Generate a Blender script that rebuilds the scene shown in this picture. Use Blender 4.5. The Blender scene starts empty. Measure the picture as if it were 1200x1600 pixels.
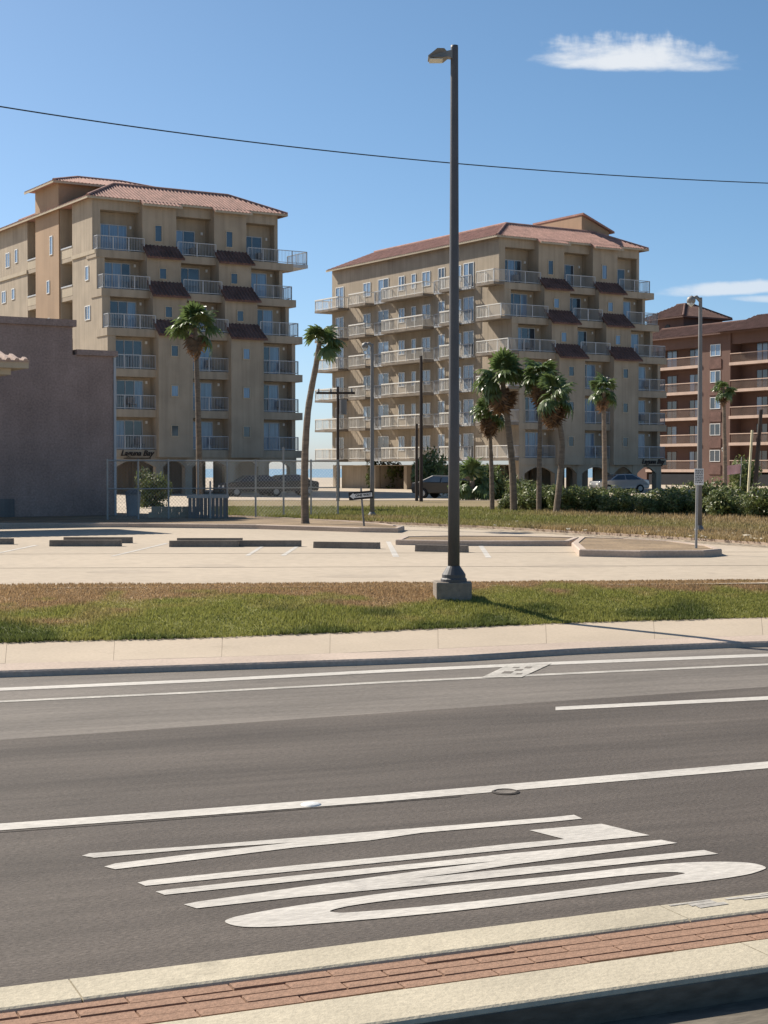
import bpy, bmesh, math, random
import numpy as np
from mathutils import Vector, Matrix

R = math.radians
scene = bpy.context.scene
col = scene.collection
rnd = random.Random(7)
nrs = np.random.RandomState(11)

# ------------------------------------------------------------------ camera
FPX, EYE, PITCH = 2500.0, 2.4, math.atan(68 / 2500.0)
cam_d = bpy.data.cameras.new("camera")
cam = bpy.data.objects.new("camera", cam_d)
col.objects.link(cam)
cam.location = (0, 0, EYE)
cam.rotation_euler = (R(90) - PITCH, 0, 0)
cam_d.sensor_fit = 'VERTICAL'
cam_d.sensor_height = 24.0
cam_d.lens = FPX / 1600.0 * 24.0
cam_d.clip_start = 0.1
cam_d.clip_end = 12000
scene.camera = cam

# ------------------------------------------------------------------ sky, sun, exposure
SUN_AZ, SUN_EL = R(-51.5), R(39.5)
world = bpy.data.worlds.new("World")
scene.world = world
world.use_nodes = True
wn, wl = world.node_tree.nodes, world.node_tree.links
wn.clear()


def wmath(op, a, b=None, c=None):
    n = wn.new('ShaderNodeMath'); n.operation = op
    for i, v in enumerate((a, b, c)):
        if v is None: continue
        if isinstance(v, (int, float)): n.inputs[i].default_value = v
        else: wl.new(v, n.inputs[i])
    return n.outputs[0]


sky = wn.new('ShaderNodeTexSky')
sky.sky_type = 'NISHITA'
sky.sun_disc = False
sky.sun_elevation = SUN_EL
sky.sun_rotation = SUN_AZ
sky.altitude = 0
sky.air_density = 0.6
sky.dust_density = 0.8
sky.ozone_density = 4.0
geo = wn.new('ShaderNodeTexCoord')
sep = wn.new('ShaderNodeSeparateXYZ')
wl.new(geo.outputs['Generated'], sep.inputs[0])
dy = wmath('MAXIMUM', sep.outputs[1], 0.02)
cu = wmath('DIVIDE', sep.outputs[0], dy)
cw = wmath('DIVIDE', sep.outputs[2], dy)
comb = wn.new('ShaderNodeCombineXYZ')
wl.new(cu, comb.inputs[0]); wl.new(cw, comb.inputs[1])


def noise_w(sx, sy, rot, scale, detail=5, rough=.6):
    m = wn.new('ShaderNodeMapping')
    m.inputs['Scale'].default_value = (sx, sy, 1)
    m.inputs['Rotation'].default_value = (0, 0, rot)
    wl.new(comb.outputs[0], m.inputs[0])
    t = wn.new('ShaderNodeTexNoise')
    t.inputs['Scale'].default_value = scale
    t.inputs['Detail'].default_value = detail
    t.inputs['Roughness'].default_value = rough
    wl.new(m.outputs[0], t.inputs[0])
    return t.outputs[0]


n_wisp = noise_w(1, 3.0, R(-8), 26)
n_rib = noise_w(2.2, 1.0, R(30), 48, 3)


def cloud(u0, w0, ru, rt, rb, tilt, rib, soft):
    """a lens of vapour: flat base, feathered upper edge, in sky-direction coordinates"""
    du = wmath('SUBTRACT', cu, u0)
    dw = wmath('SUBTRACT', wmath('SUBTRACT', cw, w0), wmath('MULTIPLY', du, tilt))
    up = wmath('DIVIDE', wmath('MAXIMUM', dw, 0), rt)
    dn = wmath('DIVIDE', wmath('MAXIMUM', wmath('MULTIPLY', dw, -1), 0), rb)
    e = wmath('DIVIDE', du, ru)
    r2 = wmath('ADD', wmath('MULTIPLY', e, e), wmath('ADD', wmath('MULTIPLY', up, up), wmath('MULTIPLY', dn, dn)))
    v = wmath('SUBTRACT', 1.0, r2)
    v = wmath('ADD', v, wmath('MULTIPLY', wmath('SUBTRACT', n_wisp, 0.5), 1.5))
    v = wmath('ADD', v, wmath('MULTIPLY', wmath('MULTIPLY', wmath('SUBTRACT', n_rib, 0.5), rib), up))
    m = wn.new('ShaderNodeMapRange'); m.clamp = True
    m.interpolation_type = 'SMOOTHSTEP'
    m.inputs[1].default_value = 0.05; m.inputs[2].default_value = 0.05 + soft
    wl.new(v, m.inputs[0])
    return m.outputs[0]


def px_u(x): return (x - 600) / FPX
def px_w(y): return (732 - y) / FPX


c1 = cloud(px_u(985), px_w(103), .070, .020, .0062, -.035, 1.6, .9)
c2 = cloud(px_u(1160), px_w(452), .062, .0062, .0045, .055, .6, .8)
c3 = cloud(px_u(1210), px_w(468), .034, .0030, .0028, .0, .4, .9)
call = wmath('MAXIMUM', wmath('MAXIMUM', c1, wmath('MULTIPLY', c2, .75)), wmath('MULTIPLY', c3, .6))
fwd = wmath('GREATER_THAN', sep.outputs[1], 0.05)
call = wmath('MULTIPLY', wmath('MULTIPLY', call, fwd), 0.88)
hs = wn.new('ShaderNodeHueSaturation')
hs.inputs['Hue'].default_value = 0.488
hs.inputs['Saturation'].default_value = 1.06
wl.new(sky.outputs[0], hs.inputs['Color'])
mixc = wn.new('ShaderNodeMix'); mixc.data_type = 'RGBA'
wl.new(call, mixc.inputs[0])
wl.new(hs.outputs[0], mixc.inputs[6])
mixc.inputs[7].default_value = (6.5, 6.7, 6.9, 1)
bg = wn.new('ShaderNodeBackground')
bg.inputs[1].default_value = 0.085
wl.new(mixc.outputs[2], bg.inputs[0])
wo = wn.new('ShaderNodeOutputWorld')
wl.new(bg.outputs[0], wo.inputs[0])

sun_d = bpy.data.lights.new("sun", 'SUN')
sun = bpy.data.objects.new("sun", sun_d)
col.objects.link(sun)
sun_d.energy = 5.0
sun_d.angle = R(0.53)
sun_d.color = (1.0, 0.92, 0.80)
sv = Vector((math.sin(SUN_AZ) * math.cos(SUN_EL), math.cos(SUN_AZ) * math.cos(SUN_EL), math.sin(SUN_EL)))
sun.rotation_euler = sv.to_track_quat('Z', 'Y').to_euler()
sun.location = (0, 0, 60)

scene.view_settings.view_transform = 'Standard'
scene.view_settings.look = 'None'
scene.view_settings.exposure = 0.66
scene.view_settings.gamma = 1.0
scene.view_settings.use_curve_mapping = False
scene.render.engine = 'CYCLES'

# ------------------------------------------------------------------ survey helpers (sight line to ground point)
cp, sp = math.cos(PITCH), math.sin(PITCH)


def ray(px, py):
    x, y = (px - 600) / FPX, (800 - py) / FPX
    return Vector((x, cp + y * sp, -sp + y * cp))


def gnd(px, py, z=0.0):
    d = ray(px, py); t = (z - EYE) / d.z
    return Vector((d.x * t, d.y * t, z))


def at(px, py, Y):
    d = ray(px, py); t = Y / d.y
    return Vector((d.x * t, Y, EYE + d.z * t))


# ------------------------------------------------------------------ materials
MATS = {}


def mat(name, c, rough=.85, var=.18, scale=1.5, bump=.15, bscale=30, spec=.3, metal=0, c2=None, stretch=(1, 1, 1), rotz=0,
        fine=.10, fscale=60, streak=0.0, attr=None, trans=0.0, band=0.0, spots=0.0):
    m = bpy.data.materials.new(name); MATS[name] = m
    m.use_nodes = True
    nt = m.node_tree; N, Lk = nt.nodes, nt.links
    b = N['Principled BSDF']
    b.inputs['Roughness'].default_value = rough
    b.inputs['Metallic'].default_value = metal
    b.inputs['Specular IOR Level'].default_value = spec
    tc = N.new('ShaderNodeTexCoord')
    def aligned(sc):      # turn first, then stretch, so the grain follows the road
        a_ = N.new('ShaderNodeMapping'); a_.inputs['Rotation'].default_value = (0, 0, rotz)
        b_ = N.new('ShaderNodeMapping'); b_.inputs['Scale'].default_value = sc
        Lk.new(tc.outputs['Object'], a_.inputs[0]); Lk.new(a_.outputs[0], b_.inputs[0])
        return b_
    mp = aligned(stretch)

    def noise(s, det=4, src=None):
        t = N.new('ShaderNodeTexNoise'); t.inputs['Scale'].default_value = s; t.inputs['Detail'].default_value = det
        Lk.new((src or mp).outputs[0], t.inputs[0]); return t.outputs[0]

    n1 = noise(scale, 5)
    ramp = N.new('ShaderNodeMapRange'); ramp.inputs[1].default_value = .3; ramp.inputs[2].default_value = .7
    Lk.new(n1, ramp.inputs[0])
    mix = N.new('ShaderNodeMix'); mix.data_type = 'RGBA'
    Lk.new(ramp.outputs[0], mix.inputs[0])
    lo = tuple(v * (1 - var) for v in c)
    hi = c2 if c2 else tuple(min(1, v * (1 + var)) for v in c)
    mix.inputs[6].default_value = (*lo, 1); mix.inputs[7].default_value = (*hi, 1)
    out = mix.outputs[2]
    if attr:
        a = N.new('ShaderNodeAttribute'); a.attribute_name = attr
        out = a.outputs['Color']
    if fine:
        n2 = noise(fscale, 3)
        r2 = N.new('ShaderNodeMapRange'); r2.inputs[1].default_value = .25; r2.inputs[2].default_value = .75
        r2.inputs[3].default_value = 1 - fine * 1.6; r2.inputs[4].default_value = 1 + fine * 1.6
        Lk.new(n2, r2.inputs[0])
        mm = N.new('ShaderNodeMix'); mm.data_type = 'RGBA'; mm.blend_type = 'MULTIPLY'; mm.inputs[0].default_value = 1
        Lk.new(out, mm.inputs[6]); Lk.new(r2.outputs[0], mm.inputs[7]); out = mm.outputs[2]
    if streak:
        ms = N.new('ShaderNodeMapping'); ms.inputs['Scale'].default_value = (2.2, 2.2, .12)
        Lk.new(tc.outputs['Object'], ms.inputs[0])
        n3 = noise(1.3, 5, ms)
        r3 = N.new('ShaderNodeMapRange'); r3.inputs[1].default_value = .45; r3.inputs[2].default_value = .75
        r3.inputs[3].default_value = 1; r3.inputs[4].default_value = 1 - streak
        Lk.new(n3, r3.inputs[0])
        mm = N.new('ShaderNodeMix'); mm.data_type = 'RGBA'; mm.blend_type = 'MULTIPLY'; mm.inputs[0].default_value = 1
        Lk.new(out, mm.inputs[6]); Lk.new(r3.outputs[0], mm.inputs[7]); out = mm.outputs[2]
    def mult(fac_out, o_):
        mm = N.new('ShaderNodeMix'); mm.data_type = 'RGBA'; mm.blend_type = 'MULTIPLY'; mm.inputs[0].default_value = 1
        Lk.new(o_, mm.inputs[6]); Lk.new(fac_out, mm.inputs[7]); return mm.outputs[2]
    def remap(src, a0, a1, b0, b1):
        q = N.new('ShaderNodeMapRange'); q.inputs[1].default_value = a0; q.inputs[2].default_value = a1
        q.inputs[3].default_value = b0; q.inputs[4].default_value = b1; Lk.new(src, q.inputs[0]); return q.outputs[0]
    if band:      # worn wheel paths running along the road
        mb_ = aligned((.018, .85, 1))
        out = mult(remap(noise(1.4, 3, mb_), .35, .65, 1 - band, 1 + band), out)
        mc_ = aligned((.35, 3.5, 1))
        out = mult(remap(noise(2.2, 6, mc_), .3, .7, 1 - band * .8, 1 + band * .8), out)
    if spots:     # drips, grit and stains
        ns = N.new('ShaderNodeTexNoise'); ns.inputs['Scale'].default_value = 1.7; ns.inputs['Detail'].default_value = 8; ns.inputs['Roughness'].default_value = .7
        Lk.new(tc.outputs['Object'], ns.inputs[0])
        out = mult(remap(ns.outputs[0], .60, .72, 1, 1 - spots), out)
    Lk.new(out, b.inputs['Base Color'])
    if bump:
        nb = noise(bscale, 4)
        bp = N.new('ShaderNodeBump'); bp.inputs['Strength'].default_value = bump; bp.inputs['Distance'].default_value = .02
        Lk.new(nb, bp.inputs['Height']); Lk.new(bp.outputs[0], b.inputs['Normal'])
    if trans:
        tr = N.new('ShaderNodeBsdfTranslucent'); Lk.new(out, tr.inputs[0])
        ms_ = N.new('ShaderNodeMixShader'); ms_.inputs[0].default_value = trans
        o = N['Material Output']
        Lk.new(b.outputs[0], ms_.inputs[1]); Lk.new(tr.outputs[0], ms_.inputs[2]); Lk.new(ms_.outputs[0], o.inputs[0])
    return m


ROADROT = R(-21.0)
mat('stucco', (.385, .318, .238), var=.13, scale=.5, streak=.22, spots=.10, bump=.25, bscale=12, fine=.05)
mat('stucco_trim', (.45, .38, .28), var=.08, scale=.5, streak=.12, bump=.15, fine=.05)
mat('stucco_tan', (.37, .255, .165), var=.12, scale=.3, streak=.1, bump=.2, bscale=12, fine=.05)
mat('stucco_dark', (.34, .245, .21), var=.15, scale=.8, streak=.10, spots=.2, bump=.5, bscale=16, fine=.14, fscale=14)
mat('stucco_rust', (.155, .092, .073), var=.12, scale=.3, streak=.1, bump=.2, fine=.05)
mat('stucco_rust_pale', (.55, .41, .33), var=.1, scale=.6, streak=.1)
mat('tile', (.36, .205, .165), var=.25, scale=1.6, rough=.8, bump=.2, fine=.16, fscale=9)
mat('tile_dark', (.15, .085, .07), var=.25, scale=1.2, fine=.15, fscale=9)
mat('tile_pale', (.40, .30, .25), var=.2, scale=1.2, fine=.15, fscale=9)
mat('white_metal', (.46, .47, .48), rough=.5, var=.06, bump=0, fine=.03)
mat('rail_cream', (.72, .70, .65), rough=.6, var=.08, bump=0, fine=.04)
mat('frame_white', (.74, .74, .72), rough=.45, var=.05, bump=0, fine=.02)
mat('glass_dark', (.035, .05, .07), rough=.06, var=.3, scale=.8, bump=0, fine=0, spec=.8)
mat('glass_curtain', (.15, .23, .34), rough=.12, var=.25, scale=1.5, bump=0, fine=.05, spec=.8, stretch=(6, 6, .3))
mat('concrete_lot', (.42, .352, .272), spots=.17, var=.10, scale=.12, bump=.25, bscale=60, fine=.06, fscale=5, rough=.9)
mat('concrete_walk', (.43, .355, .27), spots=.12, var=.09, scale=.5, bump=.2, bscale=60, fine=.05, fscale=25, rough=.9)
mat('concrete_kerb', (.43, .345, .28), var=.12, scale=.8, bump=.25, fine=.08, fscale=22, rough=.9)
mat('concrete_old', (.22, .185, .15), spots=.3, var=.25, scale=1.4, bump=.3, fine=.1, fscale=18)
mat('kerb_cream', (.42, .372, .28), spots=.25, var=.13, scale=1.6, bump=.25, bscale=50, fine=.07, fscale=35, rough=.85)
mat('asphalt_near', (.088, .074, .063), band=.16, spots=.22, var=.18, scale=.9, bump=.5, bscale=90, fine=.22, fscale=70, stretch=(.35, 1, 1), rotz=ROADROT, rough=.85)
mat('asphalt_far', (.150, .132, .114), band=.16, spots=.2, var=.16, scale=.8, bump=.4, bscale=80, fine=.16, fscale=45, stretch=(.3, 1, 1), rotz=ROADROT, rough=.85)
mat('paint', (.48, .45, .405), spots=.38, var=.14, scale=2.5, bump=.2, bscale=80, fine=.13, fscale=45, rough=.7, stretch=(.3, 1, 1), rotz=ROADROT)
mat('paint_worn', (.40, .375, .335), spots=.4, var=.22, scale=3, bump=.2, fine=.15, fscale=30, rough=.8)
mat('stain', (.385, .322, .25), var=.08, scale=.5, bump=.2, fine=.06, fscale=5)
mat('tar', (.045, .038, .033), var=.2, bump=.2)
mat('kerb_shade', (.125, .108, .085), var=.35, scale=1.5, bump=.3, fine=.2, fscale=30, stretch=(.3, 1, 1))  # dark colour paints in the shade on the median's near side
mat('brick', (.29, .175, .118), spots=.2, var=.2, scale=3, bump=.3, bscale=60, fine=.14, fscale=40, rough=.9)
mat('brick_joint', (.06, .04, .03), var=.2, scale=4, bump=.3)
mat('soil', (.23, .165, .10), var=.3, scale=1.0, bump=.6, bscale=12, fine=.2, fscale=14)
mat('turf', (.15, .13, .055), var=.35, scale=.8, bump=.6, bscale=25, fine=.2, fscale=20, attr='tint')
mat('blade', (.1, .15, .03), rough=.6, attr='tint', bump=0, fine=0, trans=.35)
mat('sand', (.40, .35, .27), var=.15, scale=.05, bump=.3, fine=.1, fscale=2)
mat('pole_dark', (.105, .102, .106), rough=.55, var=.12, scale=2, bump=.08, fine=.06, streak=.2)
mat('pole_grey', (.20, .195, .19), rough=.5, var=.12, bump=.05, fine=.05)
mat('lamp_metal', (.24, .23, .215), rough=.45, var=.1, bump=0)
mat('lens', (.62, .62, .58), rough=.2, var=.05, bump=0)
mat('wood_dark', (.065, .05, .042), var=.25, stretch=(4, 4, .4), scale=2, bump=.3)
mat('galv', (.34, .335, .32), rough=.5, var=.1, bump=0, metal=.3)
mat('wire', (.02, .035, .05), rough=.6, bump=0)
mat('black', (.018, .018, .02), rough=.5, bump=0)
mat('sign_white', (.70, .70, .68), rough=.5, var=.05, bump=0)
mat('sign_ink', (.10, .10, .11), rough=.6, bump=0)
mat('sign_letter', (.035, .025, .02), rough=.6, bump=0)
mat('bark', (.20, .155, .115), var=.3, scale=2, stretch=(2, 2, 7), bump=.6, bscale=8)
mat('frond', (.125, .175, .06), rough=.36, var=.3, scale=3, bump=.1, fine=.1, trans=.38, spec=.5)
mat('frond_dry', (.21, .125, .07), rough=.8, var=.3, scale=3, bump=.1, trans=.15)
mat('leaf', (.070, .105, .028), rough=.5, attr='tint', bump=0, fine=0, trans=.3, spec=.4)
mat('stem', (.12, .09, .06), bump=.3)
mat('panel_grey', (.20, .185, .175), var=.12, scale=1.2, streak=.3, bump=.1)
mat('car_silver', (.42, .43, .44), rough=.25, var=.03, bump=0, metal=.6, fine=0)
mat('car_black', (.010, .010, .011), rough=.35, var=.03, bump=0, fine=0, spec=.6)
mat('car_maroon', (.10, .02, .02), rough=.22, var=.03, bump=0, fine=0, spec=.6)
mat('tyre', (.02, .02, .02), rough=.9, bump=.1)
mat('yellow_tone', (.75, .50, .12), var=.1, bump=.1)
mat('cream_tone', (.72, .64, .42), var=.1, bump=.1)
mat('flag_pink', (.70, .42, .40), bump=0)
mat('bin_grey', (.30, .30, .30), bump=.05, rough=.6)
mat('litter', (.42, .37, .28), var=.5, scale=20, bump=0)


def water_mat():
    m = bpy.data.materials.new('water'); MATS['water'] = m; m.use_nodes = True
    N, Lk = m.node_tree.nodes, m.node_tree.links
    b = N['Principled BSDF']
    b.inputs['Base Color'].default_value = (.10, .16, .19, 1); b.inputs['Roughness'].default_value = .18
    t = N.new('ShaderNodeTexNoise'); t.inputs['Scale'].default_value = .4; t.inputs['Detail'].default_value = 5
    tc = N.new('ShaderNodeTexCoord'); Lk.new(tc.outputs['Object'], t.inputs[0])
    bp = N.new('ShaderNodeBump'); bp.inputs['Strength'].default_value = .5; bp.inputs['Distance'].default_value = .3
    Lk.new(t.outputs[0], bp.inputs['Height']); Lk.new(bp.outputs[0], b.inputs['Normal'])


water_mat()


# ------------------------------------------------------------------ mesh helpers
class MB:
    def __init__(s): s.v = []; s.f = []

    def add(s, vs, fs):
        o = len(s.v); s.v += [tuple(p) for p in vs]; s.f += [tuple(i + o for i in f) for f in fs]

    def box(s, x0, x1, y0, y1, z0, z1):
        if x1 < x0: x0, x1 = x1, x0
        if y1 < y0: y0, y1 = y1, y0
        if z1 < z0: z0, z1 = z1, z0
        s.add([(x0, y0, z0), (x1, y0, z0), (x1, y1, z0), (x0, y1, z0), (x0, y0, z1), (x1, y0, z1), (x1, y1, z1), (x0, y1, z1)],
              [(3, 2, 1, 0), (4, 5, 6, 7), (0, 1, 5, 4), (1, 2, 6, 5), (2, 3, 7, 6), (3, 0, 4, 7)])
        return s

    def bar(s, a, b, w, h=None, up=(0, 0, 1)):
        """square bar from a to b"""
        a, b = Vector(a), Vector(b); h = h or w
        d = (b - a).normalized(); u = Vector(up)
        if abs(d.dot(u)) > .95: u = Vector((1, 0, 0))
        r = d.cross(u).normalized() * w / 2; u = r.cross(d).normalized() * h / 2
        q = []
        for p in (a, b): q += [p - r - u, p + r - u, p + r + u, p - r + u]
        s.add(q, [(0, 1, 2, 3), (7, 6, 5, 4), (1, 0, 4, 5), (2, 1, 5, 6), (3, 2, 6, 7), (0, 3, 7, 4)])
        return s

    def tube(s, pts, rad, n=10, cap=True):
        pts = [Vector(p) for p in pts]
        rad = rad if isinstance(rad, (list, tuple)) else [rad] * len(pts)
        ref = Vector((0, 1, 0)) if abs((pts[-1] - pts[0]).normalized().y) < .9 else Vector((1, 0, 0))
        vs = []
        for i, p in enumerate(pts):
            d = (pts[min(i + 1, len(pts) - 1)] - pts[max(i - 1, 0)]).normalized()
            a = d.cross(ref).normalized(); b = a.cross(d)
            for k in range(n):
                t = 2 * math.pi * k / n
                vs.append(p + (a * math.cos(t) + b * math.sin(t)) * rad[i])
        fs = []
        for i in range(len(pts) - 1):
            for k in range(n):
                k2 = (k + 1) % n
                fs.append((i * n + k, (i + 1) * n + k, (i + 1) * n + k2, i * n + k2))
        if cap:
            fs.append(tuple(range(n))); fs.append(tuple((len(pts) - 1) * n + k for k in reversed(range(n))))
        s.add(vs, fs); return s

    def prism(s, poly, z0, z1):
        """vertical prism over an xy polygon; z0/z1 numbers, or poly has own top z (3-tuples) when z1 is None"""
        n = len(poly)
        area = sum(poly[i][0] * poly[(i + 1) % n][1] - poly[(i + 1) % n][0] * poly[i][1] for i in range(n))
        if area < 0: poly = list(reversed(poly))
        top = [(p[0], p[1], p[2] if z1 is None else z1) for p in poly]
        bot = [(p[0], p[1], z0) for p in poly]
        s.add(bot + top, [tuple(range(n - 1, -1, -1)), tuple(range(n, 2 * n))] +
              [(i, (i + 1) % n, (i + 1) % n + n, i + n) for i in range(n)])
        return s

    def sheet(s, poly):
        n = len(poly)
        area = sum(poly[i][0] * poly[(i + 1) % n][1] - poly[(i + 1) % n][0] * poly[i][1] for i in range(n))
        if area < 0: poly = list(reversed(poly))
        s.add(poly, [tuple(range(n))]); return s

    def extrude_y(s, poly, y0, y1):
        """polygon in xz extruded along y"""
        n = len(poly)
        s.add([(p[0], y0, p[1]) for p in poly] + [(p[0], y1, p[1]) for p in poly],
              [tuple(range(n)), tuple(range(2 * n - 1, n - 1, -1))] + [((i + 1) % n, i, i + n, (i + 1) % n + n) for i in range(n)])
        return s

    def extrude_x(s, poly, x0, x1):
        n = len(poly)
        s.add([(x0, p[0], p[1]) for p in poly] + [(x1, p[0], p[1]) for p in poly],
              [tuple(range(n)), tuple(range(2 * n - 1, n - 1, -1))] + [((i + 1) % n, i, i + n, (i + 1) % n + n) for i in range(n)])
        return s

    def mesh(s, name):
        me = bpy.data.meshes.new(name); me.from_pydata(s.v, [], s.f); me.update()
        bm = bmesh.new(); bm.from_mesh(me); bmesh.ops.recalc_face_normals(bm, faces=bm.faces); bm.to_mesh(me); bm.free()
        return me

    def build(s, name, m, parent=None, smooth=False, bevel=0):
        me = s.mesh(name)
        o = link(name, me, m, parent)
        if smooth:
            for p in me.polygons: p.use_smooth = True
        if bevel:
            b = o.modifiers.new('bevel', 'BEVEL'); b.width = bevel; b.segments = 2; b.limit_method = 'ANGLE'
        return o


def link(name, me, m, parent=None):
    o = bpy.data.objects.new(name, me); col.objects.link(o)
    if m is not None and me is not None and not me.materials: me.materials.append(MATS[m] if isinstance(m, str) else m)
    if parent is not None: o.parent = parent
    return o


def tag(o, label=None, cat=None, group=None, kind=None):
    if label: o['label'] = label
    if cat: o['category'] = cat
    if group: o['group'] = group
    if kind: o['kind'] = kind
    return o


def empty(name, loc=(0, 0, 0), rz=0):
    o = bpy.data.objects.new(name, None); col.objects.link(o)
    o.location = loc; o.rotation_euler = (0, 0, rz); o.empty_display_size = .3
    return o


def text_mesh(body, size, shear=0, extrude=.01, offset=0, align='CENTER'):
    c = bpy.data.curves.new('txt', 'FONT'); c.body = body; c.size = size; c.shear = shear; c.extrude = extrude; c.offset = offset
    c.align_x = align; c.align_y = 'CENTER'; c.resolution_u = 3
    o = bpy.data.objects.new('txt', c); col.objects.link(o)
    dg = bpy.context.evaluated_depsgraph_get()
    me = bpy.data.meshes.new_from_object(o.evaluated_get(dg))
    bpy.data.objects.remove(o); bpy.data.curves.remove(c)
    me.materials.clear()
    return me


def tinted(name, V, F, tint, m, parent=None):
    """numpy triangles/quads with a per-vertex tint attribute"""
    me = bpy.data.meshes.new(name)
    nv, nf, k = len(V), len(F), F.shape[1]
    me.vertices.add(nv); me.vertices.foreach_set('co', V.astype(np.float32).ravel())
    me.loops.add(nf * k); me.loops.foreach_set('vertex_index', F.astype(np.int32).ravel())
    me.polygons.add(nf); me.polygons.foreach_set('loop_start', np.arange(0, nf * k, k, dtype=np.int32))
    me.update(calc_edges=True)
    a = me.attributes.new('tint', 'FLOAT_COLOR', 'POINT')
    c4 = np.ones((nv, 4), np.float32); c4[:, :3] = tint
    a.data.foreach_set('color', c4.ravel())
    return link(name, me, m, parent)


def vnoise(x, y, s, seed=0):
    """cheap smooth value noise"""
    r = np.random.RandomState(seed); tab = r.rand(64, 64)
    x, y = x * s + 1000, y * s + 1000
    i, j = np.floor(x).astype(int), np.floor(y).astype(int); fx, fy = x - i, y - j
    fx, fy = fx * fx * (3 - 2 * fx), fy * fy * (3 - 2 * fy)
    t = lambda a, b: tab[a % 64, b % 64]
    return (t(i, j) * (1 - fx) + t(i + 1, j) * fx) * (1 - fy) + (t(i, j + 1) * (1 - fx) + t(i + 1, j + 1) * fx) * fy


# ================================================================== GROUND
LZ = .55                                         # level of the parking lot

MB().sheet([(-5000, -200, -.06), (5000, -200, -.06), (5000, 6000, -.06), (-5000, 6000, -.06)]).build('ground', 'sand')['kind'] = 'structure'
w = MB().sheet([(-6000, 330, .06), (6000, 330, .06), (6000, 9000, .06), (-6000, 9000, .06)]).build('water', 'water'); w['kind'] = 'structure'
MB().prism([(-330, 55), (330, 55), (330, 330), (-330, 330)], -.05, LZ - .03).build('back_lot', 'concrete_lot')['kind'] = 'structure'


def polyline(pts, z): return [gnd(x, y, z) for x, y in pts]


def lerp_line(pts, n):
    """resample a px polyline evenly in x"""
    xs = np.linspace(pts[0][0], pts[-1][0], n)
    return [(x, float(np.interp(x, [p[0] for p in pts], [p[1] for p in pts]))) for x in xs]


NS = 60
kerb_top = lerp_line([(-500, 1063), (0, 1048), (300, 1038.5), (600, 1028.5), (720, 1024), (900, 1013), (1130, 1003.5), (1300, 999), (1700, 984)], NS)
walk_joint = lerp_line([(-500, 1050), (0, 1037), (300, 1028), (600, 1018), (900, 1003), (1200, 992), (1300, 989), (1700, 975)], NS)
walk_back = lerp_line([(-500, 1014), (0, 1003), (300, 996.5), (600, 985), (905, 972), (1200, 964), (1700, 950)], NS)
lot_edge = lerp_line([(-500, 917), (0, 914), (600, 911), (1200, 906), (1700, 902)], NS)
KZ, WZ, GZ = .075, .10, .19
pk, pj, pb = polyline(kerb_top, KZ), polyline(walk_joint, WZ), polyline(walk_back, GZ - .02)
pe = polyline(lot_edge, LZ)

# roadway: two paving strips, the far lane's older and paler
road = empty('road'); road['kind'] = 'structure'
seam = [gnd(-900, 1222), gnd(0, 1156), gnd(600, 1114), gnd(1200, 1073), gnd(1900, 1025)]
near = [gnd(-300, 1600) + Vector((-30, -12, 0)), gnd(1500, 1600) + Vector((60, 15, 0))]
far_edge = [Vector((p.x, p.y + .06, 0)) for p in pk]
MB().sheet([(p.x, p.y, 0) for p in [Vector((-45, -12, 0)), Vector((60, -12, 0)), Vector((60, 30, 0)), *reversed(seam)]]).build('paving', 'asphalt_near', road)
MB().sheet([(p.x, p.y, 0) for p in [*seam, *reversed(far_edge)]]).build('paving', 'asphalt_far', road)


def strip(name, m, pts, wpx, parent=road, z=.004, tap=0):
    """painted stripe on the road: px centre points with px half widths"""
    up = [gnd(x, y - wpx / 2, z) for x, y in pts]; lo = [gnd(x, y + wpx / 2, z) for x, y in pts]
    o = MB().sheet([tuple(p) for p in lo + up[::-1]]).build(name, m, parent)
    return o


strip('lane_line', 'paint', [(-300, 1312), (0, 1292), (300, 1270), (600, 1247), (900, 1221), (1200, 1195), (1500, 1169)], 10.5)
strip('lane_line', 'paint', [(868, 1107), (1200, 1090.5), (1420, 1080)], 5.5)
strip('edge_line', 'paint', [(-400, 1094), (0, 1077), (300, 1064), (600, 1048.5), (860, 1036.5), (1200, 1023.5), (1500, 1012)], 4.6)
strip('edge_line', 'paint_worn', [(-400, 1113), (0, 1096), (300, 1082), (600, 1066), (860, 1053.5), (1200, 1038), (1500, 1024)], 2.8)
strip('seam', 'tar', [(-300, 1319.5), (0, 1300), (200, 1285.5), (470, 1264), (600, 1253.5), (720, 1244)], .8)
# hatched box between the two edge lines, with bare asphalt gaps
bx_ = MB().sheet([tuple(gnd(x, y, .0075)) for x, y in ((752, 1058.5), (797, 1037), (862, 1036.5), (815, 1058))]).build('painted_box', 'paint_worn', road)
tag(bx_, label='small white box with bare gaps painted between the two edge lines')
for x0, y0, w0, h0, sl in ((783, 1052, 15, 3.4, 5), (803, 1048, 11, 2.8, 4), (818, 1044, 10, 2.6, 4), (800, 1043.5, 10, 1.6, 3), (805, 1053.5, 9, 1.8, 3)):
    MB().sheet([tuple(gnd(x, y, .0095)) for x, y in ((x0, y0), (x0 + w0, y0), (x0 + w0 + sl, y0 - h0), (x0 + sl, y0 - h0))]).build('bare_patch', 'asphalt_far', road)

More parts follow.
